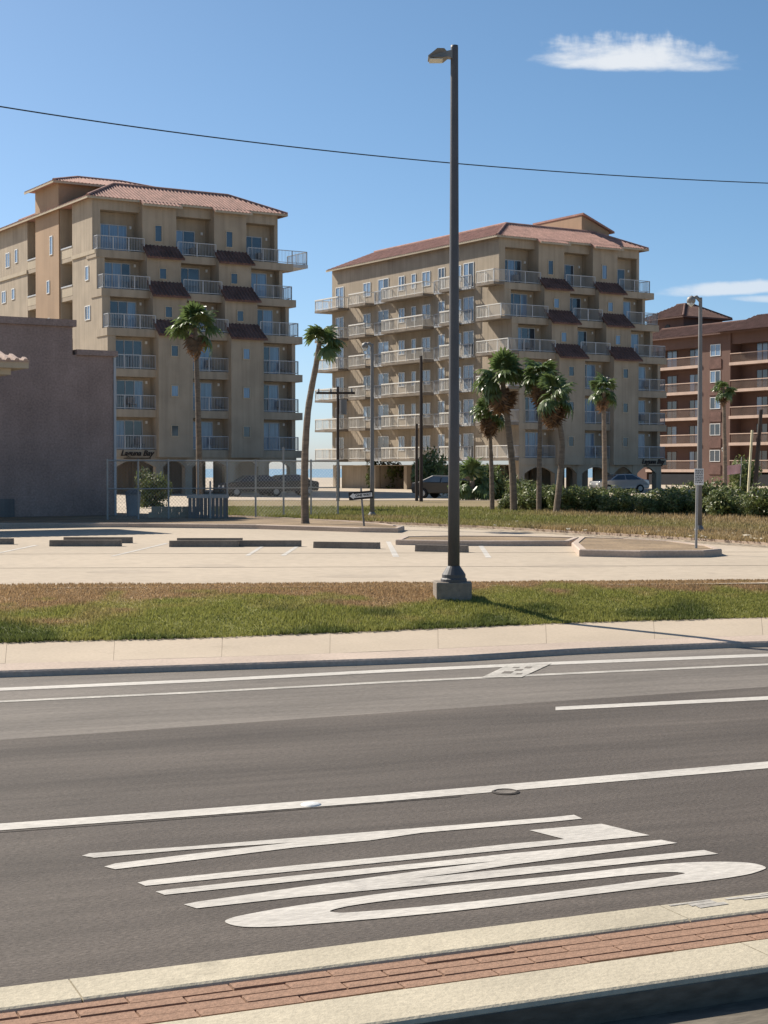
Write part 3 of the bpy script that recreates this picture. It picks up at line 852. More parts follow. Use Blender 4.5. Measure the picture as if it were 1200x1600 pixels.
def condo(px, Z, f0, L, label, flank, sign_s):
    e = empty('apartment_building', ((px - 600) / FPX * Z, Z, 0), R(32))
    tag(e, label, 'building', 'twin stepped apartment blocks')
    fl = [f0 + FH * i for i in range(NF)]; EV = fl[5] + 3.9
    wall, trim = MB(), MB()
    recess = [(3.95, 6.3), (11.6, 13.7)] if flank == 'A' else []
    for i in range(NF):
        z0, z1 = fl[i] - .02, (fl[i + 1] if i < 5 else EV) - .02
        ys, yb = YS[i], YB[i]
        y = ys + 1.0; cuts = []
        for a, b in recess:
            wall.box(0, W_, y, a, z0, z1); wall.box(1.6, W_, a, b, z0, z1); y = b
            MB().box(.01, 1.6, a, b, z0 - .25, z0 + .06).build('recess_floor', 'stucco', e)
        wall.box(0, W_, y, L, z0, z1)
        # pier at each street corner
        wall.box(.003, .62, ys, ys + 1.0, z0, z1); wall.box(15.0, W_ - .003, ys + .25, ys + 1.0, z0, z1)
        for a, b in PROJ: wall.box(a, b, ys - .5, ys + 1.0, z0, z1)
        # slab band
        xe = W_ + (.75 if i == 5 else .45)
        for xa_, xb_ in ([(-.06, xe)] if i < 3 else [(-.06, 3.7), (6.4, 9.5), (12.2, xe)]): MB().box(xa_, xb_, yb - .06, ys + 1.02, fl[i] - .5, fl[i] + .05).build('slab_band', 'stucco', e)
        if i == 5: wall.box(.62, 15.0, .0, 1.0, EV - .85, EV - .02)
        for a, b in PROJ:
            # lower wall of the projecting bay, down over the band
            wall.box(a + .002, b - .002, yb - .5, yb, fl[i] - .5, fl[i] - .02) if i == 0 else None
    wb = wall.build('wall', 'stucco', e)
    for i in range(NF):
        for j, (a, b) in enumerate(BAYS):
            ys, yb = YS[i], YB[i]
            bal = MB(); bb = b if j < 2 else (W_ + .3 if flank == 'B' else (W_ + 2.0 if i == 5 else W_ + .1))
            x0 = a if j else .10
            if flank == 'B' and j == 0: x0 = -1.1
            railing(bal, (x0, yb + .03), (bb, yb + .03), fl[i] + .06, cap=.05, capw=.06)
            if j == 2: railing(bal, (bb, yb + .03), (bb, yb + 2.6 if i < 5 else yb + 3.2), fl[i] + .06, cap=.05, capw=.06)
            if j == 2 and flank == 'A' and i == 5: bal.box(W_ + .76, W_ + 2.05, yb - .06, yb + 3.3, fl[i] - .2, fl[i] + .05)
            if j == 0 and flank == 'A' and yb + .03 < ys: railing(bal, (x0, yb + .03), (x0, ys), fl[i] + .06, cap=.05, capw=.06)
            o = MB().box(a + .02, b - .02, yb + .06, ys + 1.0, fl[i] + .05, fl[i] + .075).build('balcony', 'concrete_old', e)
            bal.build('railing', 'white_metal', o)
            dw = (2.1, 1.9, 1.7)[j]
            MB().box(b - .42, b - .27, ys + .90, ys + .998, fl[i] + 1.95, fl[i] + 2.15).build('wall_light', 'frame_white', e)
            if rnd.random() < .5:
                cx_ = rnd.uniform(a + 1.2, b - .6); ch_ = MB().box(cx_, cx_ + .5, ys + .3, ys + .8, fl[i] + .42, fl[i] + .47).box(cx_, cx_ + .5, ys + .75, ys + .8, fl[i] + .475, fl[i] + .95)
                for lx in (.02, .44):
                    for ly in (.32, .74): ch_.box(cx_ + lx, cx_ + lx + .04, ys + ly, ys + ly + .04, fl[i] + .08, fl[i] + .419)
                ch_.build('balcony_chair', 'panel_grey', o)
            opening(e, 'balcony_door', 'x', a + .35 + dw / 2 + rnd.uniform(-.1, .1), ys + 1.0, fl[i] + .08, dw, 2.1, 3 if j == 0 else 2, curtain=.5, frame='white_metal')
        for a, b in PROJ:
            opening(e, 'window', 'x', (a + b) / 2 - .1, YS[i] - .5, fl[i] + (.95 if i == 5 else 1.0), .62, 1.25 if i == 5 else .85, 1, curtain=.15, frame='stucco_trim')
            if i >= 3:   # tile apron over the step
                st_ = YS[i] - YS[i - 1]; s0 = YS[i] - .5; sk = MB(); rb = MB()
                za_ = fl[i] - .29; zb_ = za_ + .8 * (st_ + .42); q = [(a - .15, s0 - st_ - .40, za_), (b + .15, s0 - st_ - .40, za_), (b + .02, s0 + .02, zb_), (a - .02, s0 + .02, zb_)]
                sk.add(q + [(p[0], p[1], p[2] - .14) for p in q], [(0, 1, 2, 3), (7, 6, 5, 4), (0, 4, 5, 1), (1, 5, 6, 2), (3, 7, 4, 0), (2, 6, 7, 3)])
                tile_ribs(rb, q, (1, 0, 0), Vector(q[3]) + Vector(q[2]) - Vector(q[0]) - Vector(q[1]))
                ap = sk.build('tile_apron', 'tile_dark', e); tb = rb.build('tiles', 'tile_dark', ap); tb['kind'] = 'stuff'
    # ground storey: piers, arched street beam, core
    zt = fl[0] - .5
    for x in (0.02, 3.7, 6.0, 9.5, 12.0, 14.7): MB().box(x, x + .55, -2.78, -2.2, LZ - .05, zt).build('pier', 'stucco', e)
    for x in (.02, 5, 10, 14.7):
        for y in (3.2, 8.6, 14, 19.4, L - .6): MB().box(x, x + .5, y, y + .5, LZ - .05, zt).build('pier', 'stucco', e)
    for q_ in ((6.2, 13.2, 9.5, 17.5), (11, 14.9, 1.0, 1.3), (.6, 3.2, L - 8, L - .8), (5.6, 9.3, L - 1.1, L - .8), (5.51, 5.8, 6.6, L - 2), (.7, 4.9, 6.3, 6.6), (5.81, 7.2, 6.3, 6.6), (8.2, 11.9, 6.3, 6.6), (12.8, 14.6, 6.3, 6.6)): MB().box(*q_, LZ - .05, zt).build('ground_floor_wall', 'stucco', e)
    ar = MB(); xs = [.02, 3.7, 6.0, 9.5, 12.0, 14.7]
    for a, b in zip(xs[:-1], xs[1:]):
        a += .55; m_ = [(a, zt)]
        for k_ in range(9): tt = k_ / 8; m_.append((a + (b - a) * tt, zt - .72 + .55 * math.sin(math.pi * tt)))
        m_.append((b, zt)); ar.extrude_y(m_, -2.76, -2.45)
    ar.build('arch', 'stucco', e)
    gl = MB().box(.05, W_ - .05, -2.7, L - .05, zt - .04, zt + .02); gl.build('soffit', 'stucco', e)
    # roofs
    skirt_roof(e, 'roof', -.5, W_ + .5, -.4, L + .3, EV, 3.4, 1.6, ext=[(a - .15, b + .25, .62) for a, b in PROJ], sides='FLR')
    if flank == 'A':
        fb = MB().box(-.09, 0.0, 13.7, L, fl[5] - .22, fl[5] + .06).box(-.09, 0, -.7, 3.95, fl[5] - .22, fl[5] + .06); fb.build('string_course', 'stucco_trim', e)
        tw = MB().box(-.12, 2.0, 6.42, 11.52, 2, EV + 2.0).box(2.0, 8.6, 6.42, 11.52, EV + .6, EV + 2.0); tw.build('tower_wall', 'stucco_tan', e)
        skirt_roof(e, 'tower_roof', -.75, 9.2, 5.8, 12.2, EV + 2.0, 3.1, .95, sides='FLR')
        for t_, f_, s_, h_, w_ in ((18.4, 5, .75, 1.2, 1.0), (16.3, 5, .9, 1.1, .65), (19.4, 4, .8, 1.0, 1.0), (17.1, 4, .9, .9, .7), (1.0, 4, .85, 1.05, .65), (.9, 3, .85, 1.05, 1.0), (19.4, 3, .8, 1, 1.0)):
            opening(e, 'window', 'y', t_, 0, fl[f_] + s_, w_, h_, 2 if w_ > .9 else 1, curtain=.9)
        for f_, t_ in ((5, 8.0), (4, 8.7), (3, 8.7)): opening(e, 'window', 'y', t_, -.12, fl[f_] + .6, .6, 1.45 if f_ == 5 else 1.0, 1, curtain=1)
        for i in range(NF):
            for a, b in recess:
                o = MB().box(.0, .12, a + .02, b - .02, fl[i] + .05, fl[i] + .75).build('parapet', 'stucco_trim', e)
                MB().bar((.06, a + .02, fl[i] + .80), (.06, b - .02, fl[i] + .80), .2, .1).build('rail', 'white_metal', o)
                opening(e, 'balcony_door', 'y', (a + b) / 2 - .2, 1.6, fl[i] + .08, 1.5, 2.05, 2, curtain=.4)
    else:
        blk = MB(); xa, xb, ta, tb_ = 11.5, 14.6, 3.5, 10.2
        blk.extrude_y([(xa, EV + .8), (xb, EV + .8), (xb, EV + 1.9), (xa, EV + 3.1)], ta, tb_); blk.build('tower_wall', 'stucco_tan', e)
        sh = MB(); sh.extrude_y([(xa - .06, EV + 3.14), (xa - .06, EV + 3.3), (xb + .4, EV + 1.92), (xb + .4, EV + 1.76)], ta - .3, tb_ + .3); sh.build('tower_roof', 'tile', e)
        cols_ = [(5.0, 7.1, 1), (9.6, 16.5, 1), (19.3, 22.3, 1), (24.2, 29.2, 0)]
        for i in range(NF):
            z = fl[i]
            # corner balcony wrapping round from the street side
            o = MB().box(-1.15, -.07, YB[i] - .05, 1.7, z - .16, z + .05).build('balcony', 'concrete_old', e)
            r = MB(); railing(r, (-1.1, YB[i]), (-1.1, 1.65), z + .05); railing(r, (-1.1, 1.65), (-.05, 1.65), z + .05); r.build('railing', 'rail_cream', o)
            for a, b, solid in cols_:
                b = b if b < L else L + 1.4
                o = MB().box(-1.15, -.005, a, b, z - .16, z + .05).build('balcony', 'concrete_old', e)
                r = MB(); railing(r, (-1.1, a + .05), (-1.1, b - .05), z + .05, cap=.10, capw=.14); railing(r, (-1.1, a + .05), (-.02, a + .05), z + .05)
                if b > L: railing(r, (-1.1, b - .05), (2.0, b - .05), z + .05)
                else: railing(r, (-1.1, b - .05), (-.02, b - .05), z + .05)
                r.build('railing', 'rail_cream', o)
                if b > L: MB().box(.0, 2.2, L + .005, b, z - .16, z + .05).build('balcony_slab', 'concrete_old', o)
                if not solid: opening(e, 'balcony_door', 'y', a + 1.6, 0, z + .07, 1.5, 2.1, 2, curtain=.6); continue
                c = (a + b) / 2
                if b - a > 4:
                    for t_, w_, lv in ((a + 1.2, 1.3, 2), (a + 3.2, .7, 1), (a + 5.2, 1.0, 2)): opening(e, 'window', 'y', t_, 0, z + .8, w_, 1.3, lv, curtain=.75)
                else: opening(e, 'window', 'y', c, 0, z + .8, 1.3, 1.3, 2, curtain=.75)
            for t_, dw in ((4.3, 1.5), (8.4, 1.0), (17.9, 1.8)):
                o = opening(e, 'balcony_door', 'y', t_, 0, z + .07, dw, 2.1, 2, curtain=.65)
                r = MB(); railing(r, (-.35, t_ - dw / 2 - .1), (-.35, t_ + dw / 2 + .1), z + .05); r.box(-.4, -.005, t_ - dw / 2 - .1, t_ + dw / 2 + .1, z - .1, z + .05); r.build('railing', 'white_metal', o)
    # lettering
    me = text_mesh('Laguna Bay', .56, shear=.35, extrude=.03, offset=.012)
    o = link('lettering', me, 'sign_letter', e); o.rotation_euler = (R(90), 0, 0); o.location = (sign_s, -2.92, fl[0] - .22)
    o['label'] = 'dark script lettering reading Laguna Bay'
    u_ = MB().box(sign_s - 1.0, sign_s + 1.1, -2.9, -2.865, fl[0] - .60, fl[0] - .54); u_.build('underline', 'sign_letter', e)
    return e


condo(146, 116, 3.7, 27.0, 'tan stepped apartment block with red tile roof behind the dark blank wall', 'A', 2.15)
condo(779, 132, 3.2, 27.3, 'tan stepped apartment block with rows of side balconies, right of the leaning palm', 'B', 14.2)


# dark blank-walled shop block at the left
d0 = gnd(178, 809, LZ)
D = empty('shop_building', d0, R(32)); tag(D, 'windowless dark mauve stucco block with stepped parapet at left edge', 'building')
k_ = d0.y / FPX
ztop2 = EYE + (732 - 549) * k_ - LZ; ztop1 = EYE + (732 - 504) * k_ - LZ
s2 = -1.6
MB().box(-26, s2, 0, 18, -.1, ztop1 - .25).box(s2, 0, .0, 17.9, -.1, ztop2 - .2).build('wall', 'stucco_dark', D)
cp_ = MB().box(-26.1, s2 + .12, -.12, 18.1, ztop1 - .25, ztop1).box(s2 + .13, .14, -.12, 18, ztop2 - .2, ztop2)
cp_.build('coping', 'stucco_dark', D)
MB().box(.003, .09, -.06, .06, 0, ztop2 - .25).build('downpipe', 'white_metal', D)
MB().box(-26, -.01, -.06, -.002, 0, .7).build('plinth', 'stucco_dark', D)
for x in (-4.6,): MB().box(x, x + .7, -.16, -.062, .05, .75).build('utility_box', 'panel_grey', D)
# tiled eave reaching in from the left
aw = empty('tiled_canopy', (0, 0, 0)); tag(aw, 'corner of a red tiled eave with pale fascia in front of the dark wall', 'canopy')
c = at(43, 570, 50); aw.location = (c.x, c.y, 0); aw.rotation_euler = (0, 0, R(32))
z_ = c.z
q = [(-7, -.2, z_ + .12), (0, -.2, z_ + .12), (-1.6, 1.9, z_ + .75), (-7, 1.9, z_ + .75)]
MB().add(q + [(0, 4, z_ + .12), (-7, 4, z_ + .12)], [(0, 1, 2, 3), (1, 4, 2), (4, 5, 3, 2)]) if False else None
cv = MB(); cv.add(q + [(p[0], p[1], p[2] - .06) for p in q], [(0, 1, 2, 3), (7, 6, 5, 4), (0, 4, 5, 1), (1, 5, 6, 2), (2, 6, 7, 3), (3, 7, 4, 0)])
cv.add([(0, -.2, z_ + .12), (0, 4, z_ + .12), (-1.6, 1.9, z_ + .75)], [(0, 1, 2)])
cv.build('roof', 'tile_pale', aw)
rb = MB(); tile_ribs(rb, q, (1, 0, 0), (0, 2.1, .63), gap=.28, r=.09); tb = rb.build('tiles', 'tile_pale', aw); tb['kind'] = 'stuff'
MB().box(-7, -.02, -.16, 3.9, z_ - .12, z_ + .1).build('fascia', 'stucco_trim', aw)
MB().box(-7, -.5, .1, 3.8, z_ - .32, z_ - .121).build('soffit', 'stucco_trim', aw)
MB().box(-6.9, -6.5, .3, .7, LZ, z_ - .321).build('post', 'stucco_trim', aw)

# rust-coloured block at the right
cP = Vector(((1110 - 600) / FPX * 178, 178, 0)); ey = Vector((-math.sin(R(32)), math.cos(R(32)), 0)); ex = Vector((math.cos(R(32)), math.sin(R(32)), 0))
rootC = cP - ey * 34
C_ = empty('rust_apartment_building', (rootC.x, rootC.y, 0), R(32)); tag(C_, 'rust brown apartment block with cream balcony ledges at right edge', 'building')
cf = [2.25 + 2.92 * i for i in range(5)]; ce = 17.3
cw_ = MB(); LC = 46.3
bays_c = [(35.6, 44.6), (19.5, 31.0), (4.0, 15.5)]
cw_.box(1.6, 14, 0, LC, LZ - .05, ce)
prev = 0
edges = [0]
for a, b in sorted(bays_c):
    cw_.box(0, 1.6, prev + (.002 if prev else 0), a, LZ - .05, ce); prev = b
cw_.box(0, 1.6, prev, LC, LZ - .05, ce)
for a, b in bays_c:
    cw_.box(.2, 1.6, a + .002, b - .002, ce - 1.3, ce - .01)
    for z in cf: cw_.box(.05, 1.6, a + .002, b - .002, z - .3, z - .02)
cw_.build('wall', 'stucco_rust', C_)
for a, b in bays_c:
    for i, z in enumerate(cf):
        o = MB().box(-.12, .25, a - .1, b + .1, z - .26, z + .06).build('balcony', 'stucco_rust_pale', C_)
        r = MB(); r.bar((0, a, z + 1.02), (0, b, z + 1.02), .14, .09)
        n_ = int((b - a) / .16)
        for k_ in range(n_): r.bar((0, a + .08 + k_ * .16, z + .06), (0, a + .08 + k_ * .16, z + 1.0), .02)
        r.build('railing', 'stucco_rust_pale', o)
        for t_ in (a + (b - a) * .3, a + (b - a) * .72): opening(C_, 'balcony_door', 'y', t_, 1.6, z + .02, 1.7, 2.1, 2, curtain=.4, frame='stucco_rust')
for t_ in (33.3, 17.4):
    for i, z in enumerate(cf): opening(C_, 'window', 'y', t_, 0, z + .9, 1.6, 1.3, 2, curtain=.45, frame='frame_white'); MB().box(-.08, -.001, t_ - .95, t_ + .95, z - .5, z + .55).build('panel', 'tile_dark', C_)
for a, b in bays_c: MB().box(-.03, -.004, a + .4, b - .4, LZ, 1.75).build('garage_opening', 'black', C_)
skirt_roof(C_, 'roof', -.7, 14.7, -.7, LC + .5, ce, 2.6, 1.3, mtile='tile_dark', sides='LB', fascia_m='stucco_rust')
for a, b in bays_c[1:]:
    rg = MB(); q = [(-1.2, a - 1, ce + .02), (-1.2, b + 1, ce + .02), (2.6, b - 1.4, ce + 1.9), (2.6, a + 1.4, ce + 1.9)]
    rg.add(q + [(3.4, b + 1, ce + .02), (3.4, a - 1, ce + .02)], [(0, 1, 2, 3), (1, 4, 2), (5, 0, 3), (4, 5, 3, 2)]); rr = rg.build('dormer_roof', 'tile_dark', C_)
    rb = MB(); tile_ribs(rb, q, (0, 1, 0), (3.8, 0, 1.88)); tb = rb.build('tiles', 'tile_dark', rr); tb['kind'] = 'stuff'
tw = MB().box(2.5, 8.6, 41.2, 47.4, 10, 19.95); tw.build('tower_wall', 'stucco_rust', C_)
skirt_roof(C_, 'tower_roof', 1.7, 9.4, 40.4, 48.2, 19.95, 3.2, 1.75, mtile='tile_dark', sides='FLRB', fascia_m='stucco_rust')
av = MB().extrude_x([(43.3, 17.9), (44.5, 17.9), (44.5, 18.7), (44.2, 19.15), (43.9, 19.25), (43.6, 19.15), (43.3, 18.7)], 2.44, 2.49); av.build('arched_vent', 'black', C_)

# ================================================================== STREET FURNITURE
def light_pole(px, base_y, top_y, r, label, head_px, mpole='pole_dark', footing=False, head='box', z=LZ):
    p = gnd(px, base_y, z); e = empty('street_lamp', p); tag(e, label, 'street lamp')
    Hh = (at(px, top_y, p.y).z - z)
    b0 = .2 if footing else 0
    MB().tube([(0, 0, b0), (0, 0, b0 + Hh * .3), (0, 0, Hh - .04), (0, 0, Hh)], [r, r * .88, r * .62, r * .60], 20).build('pole', mpole, e, smooth=True)
    if footing:
        f = MB(); f.prism([(-.27, -.20), (.22, -.20), (.27, -.10), (.27, .28), (-.31, .28)], -.30, .13); f.build('footing', 'concrete_old', e, bevel=.02)
        MB().tube([(0, 0, .13), (0, 0, .17), (0, 0, .19), (0, 0, .24), (0, 0, .34), (0, 0, .37)], [.20, .20, .18, .18, r * 1.25, r * 1.02], 20).build('base_cover', 'pole_dark', e, smooth=False)
    else: MB().tube([(0, 0, 0), (0, 0, .18), (0, 0, .3)], [r * 2.0, r * 1.8, r * 1.05], 14).build('base_cover', mpole, e)
    l = head_px / FPX * p.y
    h = empty('x') if False else None
    hd = MB()
    if head == 'box':
        zc = Hh - .13; vz = .55
        prof = [(-.03, zc + .10), (-.30 * l, zc + .05), (-.40 * l, zc + .09), (-.66 * l, zc + .08), (-l, zc - .10), (-l, zc - .14), (-.42 * l, zc - .16), (-.25 * l, zc - .10), (-.03, zc - .13)]
        prof = [(x, zc + (zz - zc) * vz) for x, zz in prof]; n_ = len(prof); wd = [.05, .09, .16, .19, .15, .15, .18, .09, .05]
        hd.add([(x, -w_, zz) for (x, zz), w_ in zip(prof, wd)] + [(x, w_, zz) for (x, zz), w_ in zip(prof, wd)],
               [tuple(range(n_)), tuple(range(2 * n_ - 1, n_ - 1, -1))] + [(i, (i + 1) % n_, (i + 1) % n_ + n_, i + n_) for i in range(n_)])
        o = hd.build('lamp_head', 'lamp_metal', e)
        MB().box(-.95 * l, -.45 * l, -.13, .13, zc - .105, zc - .091).build('lens', 'lens', o)
    else:
        hd.tube([(0, 0, Hh - .1), (-.3 * l, 0, Hh + .02), (-.5 * l, 0, Hh - .02)], [.05, .05, .06], 8)
        hd.tube([(-.4 * l, 0, Hh - .04), (-.55 * l, 0, Hh - .05), (-.85 * l, 0, Hh - .10), (-l, 0, Hh - .12)], [.06, .12, .11, .03], 10)
        o = hd.build('lamp_head', 'lamp_metal', e, smooth=True)
        MB().tube([(-.5 * l, 0, Hh - .12), (-.72 * l, 0, Hh - .17), (-.95 * l, 0, Hh - .14)], [.05, .10, .03], 10).build('lens', 'lens', o, smooth=True)
    return e


light_pole(709, 922, 71, .092, 'tall dark light pole on a concrete footing at the edge of the grass', 41, footing=True)
light_pole(581.5, 813, 537, .085, 'slim grey street lamp beside the one way sign', 16, mpole='pole_grey', head='cobra')
light_pole(1092.5, 838, 465, .078, 'street lamp standing behind the white parking sign at right', 21, mpole='pole_grey', head='cobra')
light_pole(1133.5, 779, 700, .09, 'short far lamp post in front of the rust brown building', 6, head='cobra')

# overhead wire
xs = np.linspace(-700, 2000, 60)
cf_ = np.polyfit([0, 356, 712, 960, 1200], [167, 216, 256, 275, 285.5], 2)
wp = [at(x, float(np.polyval(cf_, x)), 72 + (x + 100) * .03) for x in xs]
tag(MB().tube(wp, .034, 6).build('overhead_wire', 'wire'), 'single dark overhead cable sagging across the sky', 'cable')

# utility poles
def upole(px, by, ty, r, label, arm=None, lean=0):
    p = gnd(px, by, LZ); e = empty('utility_pole', p); tag(e, label, 'utility pole')
    Hh = at(px, ty, p.y).z - LZ
    MB().tube([(0, 0, -.05), (lean * .5, 0, Hh * .5), (lean, 0, Hh)], [r, r * .9, r * .75], 12).build('pole', 'wood_dark', e)
    if arm:
        a = MB(); l = arm / FPX * p.y
        a.bar((-l * .62 + lean, -.12, Hh - .35), (l * .5 + lean, -.12, Hh - .35), .10, .12); a.build('crossarm', 'wood_dark', e)
        for x in (-l * .55, -l * .2, l * .4): MB().tube([(x + lean, -.12, Hh - .29), (x + lean, -.12, Hh - .12)], [.05, .035], 8).build('insulator', 'pole_grey', e)
        MB().tube([(.28 + lean, -.1, Hh - 1.5), (.28 + lean, -.1, Hh - .7)], .2, 12).build('transformer', 'pole_grey', e)
    return e


upole(658, 787, 556, .10, 'taller of two dark posts in front of the side balconies')
upole(651, 786, 662, .09, 'shorter of two dark posts in front of the side balconies')
upole(528, 786, 604, .09, 'dark utility pole with crossarm at the corner of the balconied block', arm=54)
upole(1178, 786, 640, .13, 'dark utility pole near the right edge before the rust brown building', lean=.35)
p = gnd(1168, 786, LZ); g_ = MB(); Hh = at(1177, 672, p.y).z - LZ
g_.tube([(0, 0, 0), ((1176 - 1168) / FPX * p.y, .2, Hh)], .07, 8)
g = g_.build('guy_post', 'cream_tone'); g.location = p; tag(g, 'pale slanting post leaning on the utility pole at right', 'post')
fp = empty('flag', gnd(1149, 781, LZ)); tag(fp, 'small pink flag on a stick before the cream balcony ledge', 'flag')
zf = at(1149, 730, gnd(1149, 781, LZ).y).z - LZ
MB().tube([(.25, 0, 0), (.35, 0, zf + .6)], .025, 6).build('staff', 'galv', fp)
fl_ = MB(); nn = 7
fl_.add([(-.55 + .9 * i / nn, .06 * math.sin(i * 1.3) + dy_, zf - .35 + .55 * j - .12 * (1 - i / nn)) for dy_ in (0, .01) for i in range(nn + 1) for j in (0, 1)],
        [(2 * i, 2 * i + 2, 2 * i + 3, 2 * i + 1) for i in range(nn)] + [(16 + 2 * i, 16 + 2 * i + 1, 16 + 2 * i + 3, 16 + 2 * i + 2) for i in range(nn)])
fl_.build('cloth', 'flag_pink', fp)

# one way sign on a tilted post
pw = gnd(569, 822, LZ + .1); ow = empty('one_way_sign', pw); tag(ow, 'black one way sign with white arrow pointing left on a tilted post', 'sign')
kz = pw.y / FPX
MB().tube([(0, 0, -.05), (-4 * kz, 0, 44 * kz), (-5 * kz, 0, 60 * kz)], .03, 8).build('post', 'pole_grey', ow)
tilt = Matrix.Rotation(R(-5), 4, 'Y')
sg = empty('tmp') if False else None
sw, sh_ = 38 * kz, 12.5 * kz
pan = MB().box(-sw / 2, sw / 2, -.012, .0, -sh_ / 2, sh_ / 2); po = pan.build('panel', 'black', ow); po.location = (-5 * kz, -.045, 48 * kz); po.rotation_euler = (0, R(-5), 0)
arw = MB().extrude_y([(-sw * .47, 0), (-sw * .30, -sh_ * .40), (-sw * .30, -sh_ * .24), (sw * .46, -sh_ * .24), (sw * .46, sh_ * .24), (-sw * .30, sh_ * .24), (-sw * .30, sh_ * .40)], -.017, -.013)
arw.build('arrow', 'sign_white', po)
me = text_mesh('ONE WAY', sh_ * .42, extrude=.001, offset=.004); o = link('lettering', me, 'black', po); o.rotation_euler = (R(90), 0, 0); o.location = (sw * .09, -.0195, 0)

# white parking sign on its post
ps_ = gnd(1087.5, 856, LZ + .12); sg = empty('parking_sign', ps_); tag(sg, 'white rectangular sign with lines of print on a slim post', 'sign'); kz = ps_.y / FPX
MB().tube([(0, 0, -.05), (.02, 0, 122 * kz)], .03, 8).build('post', 'galv', sg)
sw, sh_ = 14.5 * kz, 25.5 * kz; zc = 111 * kz
MB().box(-sw / 2 + .05, sw / 2 + .05, -.045, -.032, zc - sh_ / 2, zc + sh_ / 2).build('panel', 'sign_white', sg, bevel=.004)
pr = MB()
for i in range(8):
    zz = zc + sh_ * (.40 - .105 * i); a = -sw * .40 + .05
    while a < sw * .36 + .05:
        l = rnd.uniform(.02, .06); pr.box(a, min(a + l, sw * .42 + .05), -.049, -.046, zz - .011, zz + .011); a += l + .012
pr.build('print', 'sign_ink', sg)

# chain-link fence
fz = LZ + .1
fa_, fb_ = gnd(168, 812, fz), gnd(528, 806, fz)
fe = empty('chain_link_fence', fa_); tag(fe, 'chain link fence with galvanised posts beside the dark blank wall', 'fence')
d = fb_ - fa_; Lf = math.hypot(d.x, d.y); fe.rotation_euler = (0, 0, math.atan2(d.y, d.x)); FHt = 2.02
np_ = 8
for i in range(np_ + 1):
    x = Lf * i / np_; MB().tube([(x, 0, -.1), (x, 0, FHt + (.5 if i == 6 else .06))], .035, 8).build('post', 'galv', fe)
MB().tube([(0, 0, FHt), (Lf, 0, FHt)], .028, 8).build('top_rail', 'galv', fe)
MB().tube([(0, -.05, 1.05), (Lf, -.05, 1.05)], .022, 8).build('mid_rail', 'galv', fe)
wm = MB(); x = -FHt
while x < Lf:
    for s in (1, -1):
        xa, xb = (x, x + FHt) if s == 1 else (x + FHt, x); za, zb = 0.02, FHt
        if xa < 0: za += (0 - xa) * 1 if s == 1 else 0; xa = 0
        if s == 1 and xb > Lf: zb -= xb - Lf; xb = Lf
        if s == -1:
            if xb < 0: zb -= (0 - xb); xb = 0
            if xa > Lf: za += xa - Lf; xa = Lf
        if zb > za: wm.bar((xa, .03, za), (xb, .03, zb), .0045)
    x += .13
wmo = wm.build('wire_mesh', 'galv', fe); wmo['kind'] = 'stuff'

# bin enclosure, bin and low wall behind the fence
be = gnd(294, 810, LZ + .1); E_ = empty('bin_enclosure', be, R(8)); tag(E_, 'grey board bin enclosure standing by the fence under the palm', 'enclosure'); kz = be.y / FPX
wE, hE = 60 * kz, 36 * kz
nb_ = 10
for i in range(nb_): MB().box(wE * i / nb_ + .006, wE * (i + 1) / nb_ - .006, 0, .04, 0, hE + rnd.uniform(-.02, .02)).build('board', 'panel_grey', E_)
for i in range(6): MB().box(wE + .01, wE + .05, .05 + i * .3, .05 + i * .3 + .288, 0, hE).build('board', 'panel_grey', E_)
MB().box(-.05, wE + .08, -.03, -.002, hE - .10, hE + .03).build('top_rail', 'galv', E_)
MB().box(wE * .55, wE * .60, -.05, -.031, -.02, hE + .5).build('gate_post', 'galv', E_)
bn = gnd(208, 806, LZ + .1); B_ = empty('rubbish_bin', bn); tag(B_, 'grey barrel rubbish bin by the foot of the dark wall', 'bin')
MB().tube([(0, 0, 0), (0, 0, .1), (0, 0, .75), (0, 0, .8)], [.22, .24, .28, .3], 14).build('barrel', 'bin_grey', B_)
MB().tube([(0, 0, .801), (0, 0, .9), (0, 0, 1.0)], [.31, .28, .08], 14).build('lid', 'panel_grey', B_)
lw_ = gnd(232, 809, LZ + .1); Lw = empty('low_wall', lw_, R(6)); tag(Lw, 'low yellowish block wall between the bin and the board enclosure', 'wall')
for c_ in range(2):
    for i in range(5): MB().box(i * .36 + .003 + c_ * .1, i * .36 + .352 + c_ * .1, 0, .2, c_ * .2, c_ * .2 + .195).build('block', 'stucco_trim', Lw)

# low blocks standing in for bright yellow and cream patches under the rust block
for x0, x1, y, m_, lab in ((1077, 1101, 783, 'cream_tone', 'low cream block left of the yellow one under the rust block'), (1103, 1118, 783, 'yellow_tone', 'low bright yellow block beneath the rust brown block'), (1119, 1131, 784, 'cream_tone', 'short cream block right of the yellow one'), (1172, 1215, 785, 'yellow_tone', 'yellow and cream block cut by the right edge')):
    a, b_ = gnd(x0, y, LZ), gnd(x1, y, LZ)
    o = MB().extrude_x([(-.15, 0), (.15, 0), (.07, .33), (-.07, .33)], 0, (b_ - a).length).build('low_block', m_); o.location = a + Vector((0, 0, .0)); tag(o, lab, 'low_block')


